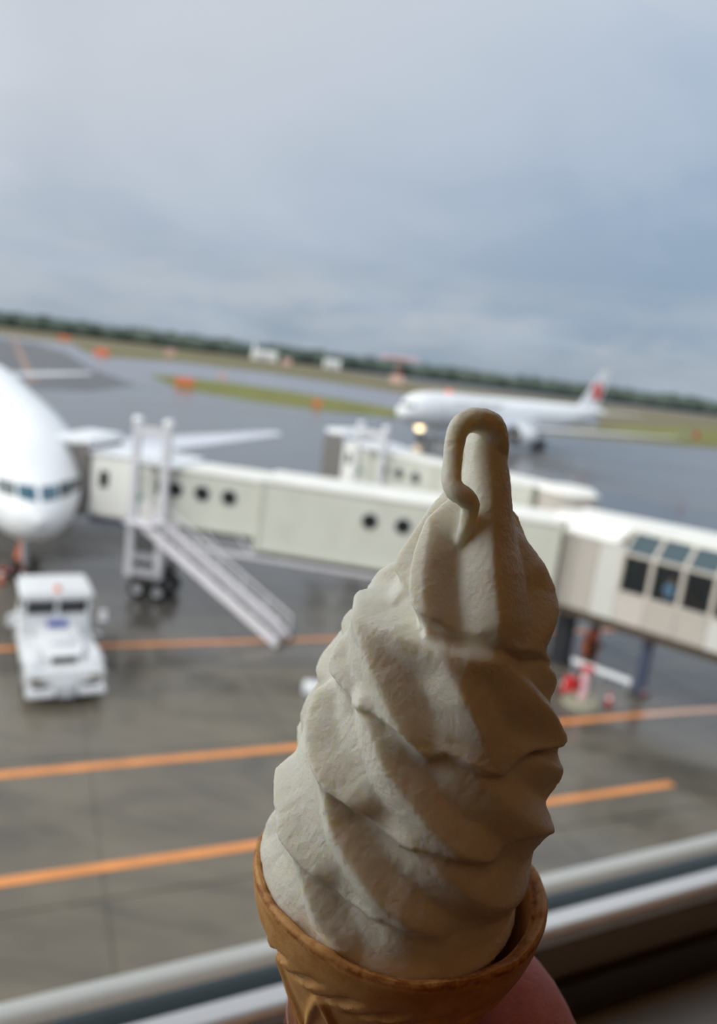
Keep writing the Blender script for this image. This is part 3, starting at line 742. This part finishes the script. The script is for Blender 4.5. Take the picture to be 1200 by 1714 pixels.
for s in (-1, 1):
    tb_((1.75, s*.88, 1.08), (1.55, .56, .3), wp, 'fender', t, .12)
    tb_((-1.75, s*.9, 1.08), (1.7, .52, .3), wp, 'fender', t, .1)
    hl = tb_((2.84, s*.86, .82), (.05, .34, .16), mat('headlamp_glass', (150, 140, 120), .2), 'headlamp', t, .02)
    tb_((2.9, s*.72, .42), (.34, .85, .2), wp, 'bumper', t, .05)
    tb_((2.83, s*.7, .6), (.04, .5, .1), dark_metal, 'air_slot', t, .0)
    for x in (1.75, -1.75): wheel(t, (x, s*.98, .5), .5, .36)
    mr = MB().bar((-.1, s*1.1, 1.75), (.15, s*1.38, 1.85), .05).build('mirror_arm', dark_metal, t)
    tb_((.17, s*1.42, 1.78), (.1, .26, .4), wp, 'mirror', mr, .03)
    MB().bar((-.3, s*1.2, 1.05), (1.1, s*1.2, 1.5), .05).build('grab_rail', wp, t)
tb_((2.95, 0, .5), (.3, .5, .42), wp2, 'tow_hitch', t, .04)
cab = tb_((-1.15, 0, 1.4), (1.9, 2.15, .85), wp, 'cab', t, .06)
for x in (-2.05, -.25):
    for s in (-1, 0, 1): tb_((x, s*1.0, 2.02), (.1, .1, .55), wp, 'pillar', cab, .02)
tb_((-1.15, 0, 2.4), (2.15, 2.3, .3), wp, 'roof', cab, .1)
for s in (-1, 1):
    MB().box((-.24, s*.5, 2.02), (.04, .84, .46)).build('windscreen', dark_glass, cab)
    MB().box((-2.06, s*.5, 2.02), (.04, .84, .46)).build('rear_window', dark_glass, cab)
    MB().box((-1.15, s*1.05, 2.02), (1.6, .04, .46)).build('side_window', dark_glass, cab)
    MB().bar((-.2, s*.3, 1.84), (-.2, s*.55, 2.12), .025).build('wiper', rubber, cab)
MB().tube([(-.35, 0, 2.55), (-.35, 0, 2.72)], [.11, .08], 12).build('beacon', orange, cab, True)
tb_((.02, 0, 1.52), (.42, .62, .04), blue, 'emblem', t, .0)
MB().box((-.21, 0, 2.32), (.05, .3, .14)).build('roof_lamp', mat('amber_lens', (214, 160, 100), .3), cab)

# ================================================================== small stand equipment
def cone_(px, py, h, label, m=orange):
    p = at(px, py, 0)
    t = thing('traffic_cone', label, 'cone', p, 0, 'traffic cones on the stand')
    MB().box((0, 0, .02), (h*.6, h*.6, .04), None, .01).build('base', rubber, t)
    b_ = MB().tube([(0, 0, .03), (0, 0, h)], [h*.22, h*.04], 14).build('body', m, t, True)
    MB().tube([(0, 0, h*.45), (0, 0, h*.62)], [h*.165-.0, h*.12], 14, False).build('reflective_band', white_paint, b_, True)
cone_(2, 975, .8, 'orange cone at the left edge beside the parked airliner nose')
cone_(36, 972, .7, 'orange cone directly behind the tractor roof')
cone_(943, 1158, .75, 'red-orange cone against the swirl edge under the walkway', red)
cone_(1074, 1166, .55, 'short red cone at the foot of the blue-grey column', red)
cone_(1018, 1180, .6, 'red cone between the pink standpipe and the blue-grey column', red)
# orange tow bar standing at the nose gear
p = at(22, 965, 0)
t = thing('tow_bar', 'orange tow bar leaning up to the airliner nose gear', 'tow bar', p)
MB().bar((0, 0, .35), (-.3, 1.6, 1.6), .2).build('bar', orange, t); MB().bar((.25, 0, .35), (-.1, 1.6, 1.5), .12).build('bar', orange, t)
for s in (-1, 1): wheel(t, (s*.3, 0, .25), .25, .14, 'x')
MB().box((0, -.1, .35), (.8, .2, .15), None, .03).build('head', red, t)
p = at(48, 962, 0)
t = thing('chock', 'dark red wheel chock behind the tractor', 'chock', p); MB().prism([(-.4, -.2), (.4, -.2), (.4, .2), (-.4, .2)], 0, [.35, .1, .1, .35]).build('body', mat('dark_red', (130, 40, 36), .6), t)
MB().bar((-.4, 0, .3), (-.7, 0, .45), .05).build('handle', dark_metal, t)
# pink standpipe, reel and white barrier under the walkway
p = at(972, 1178, 0)
t = thing('standpipe', 'pale pink standpipe on a round concrete foot below the walkway', 'pipe', p)
MB().tube([(0, 0, 0), (0, 0, .22)], [.75, .7], 20).build('foot', mat('pale_concrete', (150, 148, 128), .7), t, True)
MB().tube([(0, 0, .2), (0, 0, 1.5)], [.17, .17], 14).build('pipe', pink, t, True)
MB().tube([(0, 0, 1.5), (0, 0, 1.58)], [.26, .26], 14).build('flange', red, t, True)
MB().bar((-.5, 0, .8), (0, 0, .8), .2).build('valve', red, t)
MB().tube([(-.5, -.1, .8), (-.5, .1, .8)], [.3, .3], 16).build('hand_wheel', red, t, True)
p = at(985, 1098, 0)
t = thing('hose_reel', 'orange hose reel cart with a dark drum between the walkway columns', 'reel', p, 0, None, .8)
MB().tube([(-.25, 0, .55), (.25, 0, .55)], [.5, .5], 20).build('drum', mat('dark_brown_rubber', (66, 50, 38), .7), t, True)
for s in (-1, 1): MB().tube([(s*.27, 0, .55), (s*.32, 0, .55)], [.55, .55], 20).build('flange', orange, t, True); MB().bar((s*.3, -.3, 0), (s*.3, 0, 1.5), .1).build('frame', orange, t)
MB().bar((-.35, 0, 1.5), (.35, 0, 1.5), .14).build('handle', orange, t); MB().box((0, 0, 1.15), (.5, .4, .35), None, .05).build('box', orange, t)
p, q = at(955, 1122, 0), at(1052, 1160, 0)
t = thing('barrier_rail', 'white low barrier rail slanting to the blue-grey column', 'barrier', p)
d_ = q-p
MB().bar((0, 0, .5), (d_.x, d_.y, .5), .12, .22).build('rail', white_paint, t)
for f_ in (0.03, .5, .97): MB().bar((d_.x*f_, d_.y*f_, 0), (d_.x*f_, d_.y*f_, .5), .1).build('post', grey_metal, t)
p = at(522, 1160, 0)
t = thing('marker_block', 'small white block on the wet concrete just left of the swirl', 'block', p)
MB().box((0, 0, .22), (.7, .5, .4), None, .05).build('body', white_paint, t); MB().bar((-.2, 0, .42), (.2, 0, .42), .06).build('handle', grey_metal, t)
p = at(960, 838, 0)

# ================================================================== ICE CREAM
Bp = Vector((.0168, .1364, H-.0980)); av = Vector((.0225, -.01, 1)).normalized()
nv = Vector((-.13913475, -.9902503, 0)); nv = (nv-av*nv.dot(av)).normalized(); ev = (-nv).cross(av)
if ev.x < 0: ev = -ev
Mx = Matrix.Identity(4)
for i in range(3): Mx[i][0] = ev[i]; Mx[i][1] = -nv[i]; Mx[i][2] = av[i]; Mx[i][3] = Bp[i]
ice = bpy.data.objects.new('ice_cream_cone', None); COL.objects.link(ice); ice.matrix_world = Mx; ice.empty_display_size = .02
tag(ice, 'swirled white soft-serve ice cream in a golden wafer cup, held up before the window', 'ice cream')
B_ = np.array(Bp); E_ = np.array(ev); A_ = np.array(av); N_ = np.array(nv)
ZS = [-0.004, -9e-05, 0.00383, 0.00774, 0.01165, 0.01557, 0.01948, 0.02339, 0.0273, 0.03122, 0.03513, 0.03904, 0.04296, 0.04687, 0.05078, 0.0547, 0.05861, 0.06252, 0.06643, 0.07035, 0.07426, 0.07817, 0.08209, 0.086, 0.0885, 0.0905]
RS = [0.0272, 0.0274, 0.0274, 0.02729, 0.02726, 0.02697, 0.02652, 0.02597, 0.0253, 0.0243, 0.02346, 0.02255, 0.02174, 0.02087, 0.01981, 0.01851, 0.01618, 0.01414, 0.01227, 0.00994, 0.00789, 0.00609, 0.00494, 0.00387, 0.00264, 0.00113]
OS = [-0.00036, -0.00065, -0.00083, -0.00073, -0.00061, -0.00034, -0.00011, 4e-05, 0.00031, 0.00073, 0.00087, 0.00101, 0.00098, 0.00101, 0.00115, 0.00153, 0.00272, 0.00333, 0.00321, 0.00249, 0.00222, 0.00234, 0.0022, 0.00148, 0.00098, 0.00019]
NT_, NZ_ = 680, 400
def cream():
    th = np.linspace(0, 2*PI, NT_, endpoint=False); z = np.linspace(ZS[0], ZS[-1], NZ_)
    R = np.interp(z, ZS, RS)*1.0; O = np.interp(z, ZS, OS)
    T, Z = np.meshgrid(th, z); Rr = R[:, None]; Oo = O[:, None]
    P = np.stack([Oo+Rr*np.cos(T), -Rr*np.sin(T), Z], -1)        # local x (right), y (away), z; sin>0 faces the viewer
    dR = np.gradient(R, z)[:, None]
    Nn = np.stack([np.cos(T), -np.sin(T), -dR*np.ones_like(T)], -1); Nn /= np.linalg.norm(Nn, axis=-1, keepdims=True)
    P = P.reshape(-1, 3); Nn = Nn.reshape(-1, 3)
    def to_world(Q): return B_ + Q[:, :1]*E_ - Q[:, 1:2]*N_ + Q[:, 2:3]*A_
    Wd = to_world(P); v = Wd-C; dep = v@fw
    X = CX+F*(v@rt)/dep; Y = CY-F*(v@up)/dep
    nw = Nn[:, :1]*E_ - Nn[:, 1:2]*N_ + Nn[:, 2:3]*A_
    facing = -(nw*v).sum(1)/np.linalg.norm(v, axis=1)
    fr_i = np.where(facing > -.02)[0]; Xf, Yf = X[fr_i], Y[fr_i]
    def pick(pts):
        pts = np.array(pts, float); out = []
        for a_, b_ in zip(pts[:-1], pts[1:]):
            n = max(2, int(np.hypot(*(b_-a_)[:2])/14)+1)
            out += [a_+(b_-a_)*t for t in np.linspace(0, 1, n, endpoint=False)]
        out.append(pts[-1]); out = np.array(out)
        if len(out) > 6:                                   # soften corners
            for _ in range(2): out[1:-1] = .25*out[:-2]+.5*out[1:-1]+.25*out[2:]
        idx = [fr_i[np.argmin((Xf-x)**2+(Yf-y)**2)] for x, y in out[:, :2]]
        return P[idx], Nn[idx], out[:, 2] if out.shape[1] > 2 else np.ones(len(out))
    def dist(Pq, Nq, Wq, lim):
        d = np.full(len(P), 1.); sg = np.ones(len(P)); wv = np.ones(len(P))
        bb0, bb1 = Pq.min(0)-lim, Pq.max(0)+lim
        m = np.where(((P > bb0) & (P < bb1)).all(1))[0]
        Q = P[m]; dm = d[m]; sm = sg[m]; wm = wv[m]
        for i in range(len(Pq)-1):
            a_, b_ = Pq[i], Pq[i+1]; ab = b_-a_; L2 = ab@ab
            if L2 < 1e-12: continue
            t = np.clip(((Q-a_)@ab)/L2, 0, 1); r = Q-a_-t[:, None]*ab; dd = np.sqrt((r*r).sum(1))
            side = np.cross(Nq[i], ab); s = np.sign(r@side)
            c = dd < dm
            dm[c] = dd[c]; sm[c] = s[c]; wm[c] = (Wq[i]+(Wq[i+1]-Wq[i])*t)[c]
        d[m] = dm; sg[m] = sm; wv[m] = wm
        return d, sg, wv
    mm = 1e-3
    ridges = [  # (points with weight, height, width to the left, width to the right), traced from top to bottom
        ([(806, 700, .3), (818, 745, .8), (819, 820, 1), (818, 900, 1), (822, 980, 1), (830, 1050, 1), (836, 1078, .6)], 2.6, 7, 11),
        ([(748, 835, .4), (722, 885, .9), (704, 940, 1), (697, 990, 1), (700, 1030, .9)], 3.4, 1.6, 8),
        ([(600, 1036, .8), (640, 1054, 1), (690, 1075, 1), (740, 1092, 1), (800, 1108, 1), (858, 1113, .8)], 2.2, 6, 5),
        ([(736, 820, .8), (712, 858, 1), (688, 895, 1), (666, 928, 1), (656, 950, .9), (650, 966, .5)], 1.45, 6, 3.2),
        ([(779, 850, .6), (770, 885, 1), (758, 922, .2)], 1.3, 1.6, 3.5),
        ([(905, 900, .6), (922, 980, 1), (925, 1040, 1), (905, 1090, .5)], 2.2, 7, 6),
        ([(597, 988, .7), (600, 1040, 1), (627, 1127, 1), (657, 1190, 1), (682, 1230, 1), (713, 1272, .6)], 2.4, 5, 5),
        ([(585, 1010, .6), (577, 1050, .8), (585, 1100, .8), (605, 1160, .6), (625, 1195, .3)], 1.5, 3.5, 4),
        ([(560, 1075, .7), (551, 1105, .9), (562, 1150, .5)], 1.8, 5, 5),
        ([(737, 1093, .8), (773, 1170, 1), (800, 1220, 1), (826, 1272, .7)], 2.5, 5.5, 7),
        ([(850, 1112, .7), (884, 1150, 1), (915, 1195, 1), (934, 1240, .9)], 2.7, 8, 5),
        ([(905, 1092, .4), (932, 1132, 1), (928, 1165, .6)], 2.2, 6, 5),
        ([(603, 1182, .8), (623, 1233, 1), (653, 1298, 1), (683, 1339, 1), (723, 1389, 1), (773, 1428, 1), (818, 1443, .6)], 2.4, 5, 5.5),
        ([(525, 1160, .8), (518, 1205, 1), (524, 1262, 1), (552, 1318, 1), (588, 1349, .7)], 2.2, 3, 4.5),
        ([(507, 1200, .7), (495, 1240, .3)], 1.2, 4, 4),
        ([(748, 1258, .6), (785, 1290, 1), (841, 1338, 1), (885, 1378, 1), (917, 1389, 1)], 1.9, 7, 7),
        ([(880, 1262, .5), (932, 1286, 1), (936, 1292, 1)], 2.4, 5, 7),
        ([(463, 1290, .9), (461, 1330, .8), (478, 1405, .9), (520, 1466, .7)], 2.0, 4, 4.5),
        ([(520, 1262, .4), (537, 1305, 1), (557, 1389, 1), (593, 1449, 1), (628, 1499, 1), (683, 1544, .9), (740, 1580, .4)], 2.4, 4.6, 3.8),
        ([(690, 1420, .7), (742, 1464, 1), (798, 1506, 1), (855, 1524, .7), (898, 1508, .4)], 1.7, 5.5, 6),
        ([(868, 1398, .5), (918, 1400, .9)], 1.6, 4, 6),
        ([(435, 1375, .8), (432, 1410, .9), (438, 1470, .7), (470, 1540, .5)], 1.6, 5, 6),
        ([(470, 1385, .8), (480, 1415, 1), (502, 1479, 1), (527, 1539, 1), (560, 1590, .7)], 1.8, 4.0, 4.5),
        ([(632, 1545, .7), (680, 1592, .8), (730, 1625, .5)], 1.3, 6, 7),
    ]
    seams = [   # traced from left to right: depth below, recovery length, lip above
        ([(653, 948, .8), (684, 1000, .8), (702, 1030, 1), (730, 1048, 1), (772, 1056, .9), (812, 1066, .5), (838, 1078, .7), (870, 1088, 1), (904, 1096, 1.)], 3.2, 5.5, .5),
        ([(546, 1121, .5), (565, 1152, .9), (590, 1188, .6), (604, 1181, .5), (640, 1205, .9), (670, 1223, .8), (713, 1274, 1), (745, 1259, .8), (790, 1281, .9), (835, 1301, .8), (862, 1298, .8), (882, 1259, 1.5), (925, 1249, 1.8)], 2.0, 5.0, .8),
        ([(504, 1213, .7), (515, 1240, .7), (525, 1278, .7), (552, 1323, .8), (588, 1351, 1), (623, 1394, 1), (673, 1424, 1), (692, 1424, .5), (722, 1428, .35), (773, 1432, .4), (818, 1446, .45), (850, 1436, .3), (875, 1402, .4), (920, 1391, .7)], 1.6, 4.5, .8),
        ([(459, 1335, .8), (467, 1389, .9), (502, 1444, 1), (532, 1479, 1), (568, 1519, 1), (623, 1549, .8), (645, 1548, .3), (700, 1566, .2), (742, 1576, .1), (800, 1577, .1), (860, 1560, .1), (905, 1512, .2)], 1.4, 4.5, .7),
    ]
    def field(front):
        h = np.zeros(len(P)); cut = np.zeros(len(P))
        for pts, A, wl, wr in ridges:
            Pq, Nq, Wq = pick(pts)
            d, sg, wv = dist(Pq, Nq, Wq, max(wl, wr)*mm*1.1)
            wdt = np.where(sg > 0, wr, wl)*mm
            t = np.clip(1-d/wdt, 0, 1)
            hh = A*1.75*mm*wv*(t*.75+t*t*(3-2*t)*.25)
            h = (h**3+hh**3)**(1/3)
        for pts, D, wb, lip in seams:
            Pq, Nq, Wq = pick(pts)
            d, sg, wv = dist(Pq, Nq, Wq, .02)
            below = -D*mm*wv*(1-np.exp(-(d/(.45*mm))))*np.exp(-(d/(wb*mm))**1.3)+lip*mm*wv*np.exp(-d/(.4*mm))
            above = lip*mm*wv*np.exp(-d/(1.6*mm))
            cut += np.where(sg < 0, below, above)
        return h, cut
    h, cut = field(True)
    dsp = h+cut
    # the far side repeats the near one half a turn on
    D2 = dsp.reshape(NZ_, NT_); back = np.roll(D2, NT_//2, axis=1)
    fmask = 1/(1+np.exp(-(facing.reshape(NZ_, NT_)+.10)/.05))
    D2 = D2*fmask+back*(1-fmask)
    for _ in range(3):
        D2 = .25*np.roll(D2, 1, 1)+.5*D2+.25*np.roll(D2, -1, 1)
        D2[1:-1] = .25*D2[:-2]+.5*D2[1:-1]+.25*D2[2:]
    taper = np.clip((ZS[-1]-z)/.012, 0, 1)[:, None]
    low = np.clip((z-ZS[0])/.010, 0, 1)[:, None]
    D2 = (np.clip(D2, -6*mm, 4.6*mm)-2.5*mm)*(.15+.85*taper)*(.45+.55*low)
    # right-hand front of the foot stands clear of the wafer
    ang = np.clip(np.cos(T-math.radians(20)), 0, 1)**2
    D2 -= ang*2.4*mm*np.clip(1-(z[:, None]-0.0)/.010, 0, 1)
    Q = P+Nn*D2.reshape(-1, 1)
    vs_ = [tuple(map(float, q)) for q in Q]
    fs = []
    for i in range(NZ_-1):
        a0 = i*NT_
        fs += [(a0+k, a0+(k+1) % NT_, a0+NT_+(k+1) % NT_, a0+NT_+k) for k in range(NT_)]
    m = MB(); m.v = vs_; m.f = fs
    k = len(m.v); m.v.append((0, 0, ZS[0]-.004)); m.v.append((float(O[-1]), 0, ZS[-1]+.0004))
    m.f += [((i+1) % NT_, i, k) for i in range(NT_)] + [((NZ_-1)*NT_+i, (NZ_-1)*NT_+(i+1) % NT_, k+1) for i in range(NT_)]
    # curl of the tip: px, py, how far in front of the axis, radius
    curl = [(834, 785, -.001, 1.4), (832, 745, .0015, 2.1), (822, 714, .003, 2.4), (800, 704, .0045, 2.2), (780, 706, .0055, 2.0), (766, 722, .0065, 1.85), (760, 748, .0075, 1.7), (757, 778, .009, 1.65), (755, 804, .0108, 1.7), (763, 822, .0118, 1.7), (778, 832, .0116, 1.7), (787, 846, .0105, 1.6), (784, 868, .0098, 1.4), (776, 892, .0095, 1.1), (766, 915, .0092, .7)]
    cpts = []
    for x, y, q, r in curl:
        d_ = ray(x, y); pl = B_+N_*q; t = ((pl-C)@N_)/(d_@N_); pw = C+d_*t-B_
        cpts.append((float(pw@E_), float(-(pw@N_)), float(pw@A_)))
    cp_ = np.array(cpts); rad = [c[3]*1e-3 for c in curl]
    fine_, fr_ = [], []
    for i in range(len(cp_)-1):
        p0_, p1_, p2_, p3_ = cp_[max(i-1, 0)], cp_[i], cp_[i+1], cp_[min(i+2, len(cp_)-1)]
        for t in np.linspace(0, 1, 5, endpoint=False):
            fine_.append(.5*((2*p1_)+(-p0_+p2_)*t+(2*p0_-5*p1_+4*p2_-p3_)*t*t+(-p0_+3*p1_-3*p2_+p3_)*t**3)); fr_.append(rad[i]+(rad[i+1]-rad[i])*t)
    m.tube([Vector(p) for p in fine_], fr_, 20)
    me = bpy.data.meshes.new('swirl'); me.from_pydata(m.v, [], m.f); me.update()
    o = bpy.data.objects.new('swirl', me); COL.objects.link(o); o.parent = ice
    r_ = o.modifiers.new('remesh', 'REMESH'); r_.mode = 'VOXEL'; r_.voxel_size = .00034; r_.use_smooth_shade = True
    s_ = o.modifiers.new('smooth', 'SMOOTH'); s_.factor = .5; s_.iterations = 2
    for nm, sc_, st_ in (('grain', .0007, .00022), ('pebble', .0013, .00012)):
        tx = bpy.data.textures.new(nm, 'CLOUDS'); tx.noise_scale = sc_; tx.noise_depth = 2
        d_ = o.modifiers.new(nm, 'DISPLACE'); d_.texture = tx; d_.strength = st_; d_.mid_level = .5; d_.texture_coords = 'LOCAL'
    return o
# cream material
cm = bpy.data.materials.new('soft_serve'); cm.use_nodes = True; g = NT(cm.node_tree); b = g.n['Principled BSDF']
b.inputs['Base Color'].default_value = lin(240, 239, 228)
b.inputs['Roughness'].default_value = .55; b.inputs['Specular IOR Level'].default_value = .35
b.inputs['Subsurface Weight'].default_value = .75; b.inputs['Subsurface Radius'].default_value = (1., .78, .48); b.inputs['Subsurface Scale'].default_value = .0020
oc = g.new('ShaderNodeTexCoord').outputs['Object']
hgt = g.math('ADD', g.math('MULTIPLY', g.noise(oc, 1500., 3, .6), .55), g.math('MULTIPLY', g.noise(oc, 650., 3, .6, .4), .8))
bn = g.new('ShaderNodeBump'); bn.inputs['Strength'].default_value = .6; bn.inputs['Distance'].default_value = .00045
g.put(bn.inputs['Height'], hgt); g.put(b.inputs['Normal'], bn.outputs[0])
sw = cream(); sw.data.materials.append(cm)

# wafer cup
def wafer():
    nt, prof = 360, []
    outer = [(-.0006, .0262), (.0002, .0270), (.0008, .0279), (.0010, .0285), (.0004, .0289), (-.0006, .0290), (-.002, .0287), (-.004, .0284), (-.007, .0276), (-.010, .0264), (-.013, .0252), (-.016, .0241), (-.0185, .0232), (-.021, .0222), (-.0235, .0212), (-.0265, .0202), (-.030, .0190), (-.034, .0175), (-.038, .0158), (-.042, .0143), (-.046, .0128), (-.052, .0112), (-.060, .0100), (-.072, .0092), (-.074, .0086)]
    zz = np.interp(np.linspace(0, 1, 150), np.linspace(0, 1, len(outer)), [o_[0] for o_ in outer])
    rr = np.interp(np.linspace(0, 1, 150), np.linspace(0, 1, len(outer)), [o_[1] for o_ in outer])
    th = np.linspace(0, 2*PI, nt, endpoint=False)
    def wob(t): return .0005*np.sin(3*t+1)+.00035*np.sin(7*t+.5)+.0002*np.sin(17*t)+.0004*np.clip(np.cos(t-.35), 0, 1)**2
    rows = []
    rnd = np.random.default_rng(3); crumb = rnd.normal(0, .00012, nt); crumb = np.convolve(np.r_[crumb[-4:], crumb, crumb[:4]], np.ones(5)/5, 'same')[4:-4]
    for z_, r_ in zip(zz, rr):
        top = np.clip((z_+.004)/.006, 0, 1)
        zt = z_+wob(th)*top+crumb*top*2
        r = np.full(nt, r_)
        # slanted notches under the band
        zb = -.0160+.0065*np.cos(th-math.radians(100))
        ph = (th*22/(2*PI)+(z_-zb)*160) % 1.0
        slot = np.exp(-((z_-zb)/.0030)**4)*np.clip(1.4-np.abs(ph-.5)/.22, 0, 1)
        r = r-.0018*slot-.0011/(1+np.exp((z_-zb+.001)/.0003))
        # raised pointed arches lower down
        if z_ < -.010:
            a_ = (th*11/(2*PI)) % 1.0; f_ = np.abs(a_-.5)*2
            edge = np.clip((zb-.003-z_)/.016, 0, 9)
            r = r+(z_ < zb-.003)*(-.0002+.0009*np.exp(-((f_-np.clip(edge, 0, 1))/.16)**2))
        rows.append([(float(r[k]*math.cos(th[k])), float(-r[k]*math.sin(th[k])), float(zt[k])) for k in range(nt)])
    inner = []
    for z_, r_ in ((-.0008, .0260), (-.002, .0258), (-.006, .0252), (-.012, .0236), (-.03, .0172), (-.06, .008)):
        top = float(np.clip((z_+.004)/.006, 0, 1))
        inner.append([(float(r_*math.cos(t)), float(-r_*math.sin(t)), float(z_+wob(t)*top)) for t in th])
    m = MB(); m.loft(inner[::-1]+rows)
    return m
cup_m = bpy.data.materials.new('wafer'); cup_m.use_nodes = True; g = NT(cup_m.node_tree); b = g.n['Principled BSDF']
oc = g.new('ShaderNodeTexCoord').outputs['Object']; ox, oy, oz = g.sep(oc)
basec = g.ramp(g.noise(oc, 220., 5, .65), [(.3, lin(198, 140, 76)), (.7, lin(226, 176, 112))])
warp = g.math('MULTIPLY_ADD', g.noise(oc, 300., 4, .7), .0022, -.0011)
rimf = g.math('SUBTRACT', g.math('ADD', oz, warp), .0003)
brown = g.ramp(g.math('MULTIPLY', g.math('ABSOLUTE', rimf), 700.), [(.0, (1, 1, 1)), (.25, (.6, .6, .6)), (.5, (0, 0, 0))])
brown = g.math('MULTIPLY', brown, g.ramp(g.noise(oc, 420., 4, .6), [(.38, (.25, .25, .25)), (.55, (1, 1, 1))]))
g.put(b.inputs['Base Color'], g.mix(brown, basec, lin(150, 84, 26)))
b.inputs['Roughness'].default_value = .6; b.inputs['Subsurface Weight'].default_value = .3
b.inputs['Subsurface Radius'].default_value = (1., .5, .2); b.inputs['Subsurface Scale'].default_value = .0015
bn = g.new('ShaderNodeBump'); bn.inputs['Strength'].default_value = .5; bn.inputs['Distance'].default_value = .0003
g.put(bn.inputs['Height'], g.noise(oc, 900., 4, .7)); g.put(b.inputs['Normal'], bn.outputs[0])
wc = wafer().build('wafer_cup', cup_m, ice, True)
# thin paper sleeve round the lower wafer
def ring(z, r, nt=72): return [(r*math.cos(2*PI*k/nt), -r*math.sin(2*PI*k/nt), z) for k in range(nt)]
pm = bpy.data.materials.new('sleeve_film'); pm.use_nodes = True; b = pm.node_tree.nodes['Principled BSDF']
b.inputs['Base Color'].default_value = lin(214, 216, 222); b.inputs['Roughness'].default_value = .25; b.inputs['Alpha'].default_value = .6
sl_ = MB().loft([ring(-.0345, .0181), ring(-.0345, .0183), ring(-.046, .0138), ring(-.076, .0105), ring(-.076, .0103), ring(-.046, .0136)], False)
sl_.build('paper_sleeve', pm, ice, True)

# ================================================================== the hand that holds it (a right hand, palm below and to the right)
def L3(p, q, r): return (p, -q, r)       # right, towards the viewer, up
hm = MB()
def chain(pts):
    P_ = np.array([L3(*p[:3]) for p in pts]); r = [p[3] for p in pts]; out, rr = [], []
    for i in range(len(P_)-1):
        p0_, p1_, p2_, p3_ = P_[max(i-1, 0)], P_[i], P_[i+1], P_[min(i+2, len(P_)-1)]
        for t in np.linspace(0, 1, 6, endpoint=False):
            out.append(Vector(.5*((2*p1_)+(-p0_+p2_)*t+(2*p0_-5*p1_+4*p2_-p3_)*t*t+(-p0_+3*p1_-3*p2_+p3_)*t**3))); rr.append(r[i]+(r[i+1]-r[i])*t)
    out.append(Vector(P_[-1])); rr.append(r[-1])
    e0, e1 = out[0], out[-1]; d1 = (out[-1]-out[-2]).normalized()
    for f_, k_ in ((.45, .85), (.8, .5), (.95, .15)): out.append(e1+d1*r[-1]*f_); rr.append(r[-1]*k_)
    hm.tube(out, rr, 16)
wr_ = (.078, .040, -.118, .026)
chain([wr_, (.060, .022, -.085, .016), (.0405, .000, -.050, .0115), (.0285, -.0190, -.0375, .0098), (.007, -.0285, -.0370, .0085), (-.0125, -.0195, -.0360, .0072)])       # index
chain([wr_, (.062, .018, -.098, .016), (.047, .000, -.066, .0115), (.033, -.021, -.054, .0095), (.009, -.028, -.054, .0085), (-.012, -.016, -.054, .0073)])     # middle
chain([wr_, (.064, .018, -.110, .016), (.047, .002, -.085, .0108), (.031, -.018, -.074, .009), (.008, -.0235, -.073, .0082), (-.011, -.011, -.072, .007)])       # ring
chain([wr_, (.066, .022, -.122, .015), (.048, .008, -.103, .0095), (.032, -.010, -.093, .0082), (.011, -.017, -.091, .0074), (-.005, -.008, -.090, .0062)])     # little
chain([wr_, (.070, .040, -.098, .0175), (.056, .040, -.078, .0135), (.036, .038, -.062, .0108), (.014, .031, -.054, .0095), (-.002, .027, -.050, .0080)])         # thumb
chain([(.066, .030, -.095, .018), (.052, .015, -.074, .0135), (.043, .004, -.057, .011)])                                                                  # web
chain([(.185, .165, -.26, .036), (.13, .10, -.185, .032), (.095, .058, -.138, .027), wr_, (.068, .030, -.10, .02)])                                            # wrist and forearm
hme = bpy.data.meshes.new('hand'); hme.from_pydata([tuple(v) for v in hm.v], [], hm.f); hme.update()
hand = bpy.data.objects.new('hand', hme); COL.objects.link(hand); hand.matrix_world = Mx
tag(hand, 'hand gripping the wafer cup from below, one finger bulging at its right', 'hand')
r_ = hand.modifiers.new('remesh', 'REMESH'); r_.mode = 'VOXEL'; r_.voxel_size = .0011; r_.use_smooth_shade = True
s_ = hand.modifiers.new('smooth', 'SMOOTH'); s_.factor = .5; s_.iterations = 6
sk = bpy.data.materials.new('skin'); sk.use_nodes = True; g = NT(sk.node_tree); b = g.n['Principled BSDF']
oc = g.new('ShaderNodeTexCoord').outputs['Object']
g.put(b.inputs['Base Color'], g.ramp(g.noise(oc, 90., 4, .6), [(.3, lin(180, 104, 98)), (.7, lin(200, 126, 116))]))
b.inputs['Roughness'].default_value = .5; b.inputs['Subsurface Weight'].default_value = .4; b.inputs['Subsurface Radius'].default_value = (1., .35, .2); b.inputs['Subsurface Scale'].default_value = .003
bn = g.new('ShaderNodeBump'); bn.inputs['Strength'].default_value = .35; bn.inputs['Distance'].default_value = .0004
wv_ = g.new('ShaderNodeTexVoronoi'); wv_.feature = 'DISTANCE_TO_EDGE'; g.put(wv_.inputs['Vector'], g.vmath('MULTIPLY', oc, (700., 700., 500.))); wv_.inputs['Scale'].default_value = 1.
g.put(bn.inputs['Height'], g.math('ADD', g.math('MULTIPLY', wv_.outputs['Distance'], .6), g.noise(oc, 500., 3, .6))); g.put(b.inputs['Normal'], bn.outputs[0])
hme.materials.append(sk)
nail_m = mat('nail', (222, 170, 160), .3)
for c_, d_ in (((-.003, .0345, -.0495), (.012, .003, .011)), ((-.0195, -.0235, -.0350), (.003, .008, .010)), ((-.019, -.018, -.054), (.003, .008, .010))):
    MB().box(L3(*c_), d_, None, .001).build('nail', nail_m, hand, True)
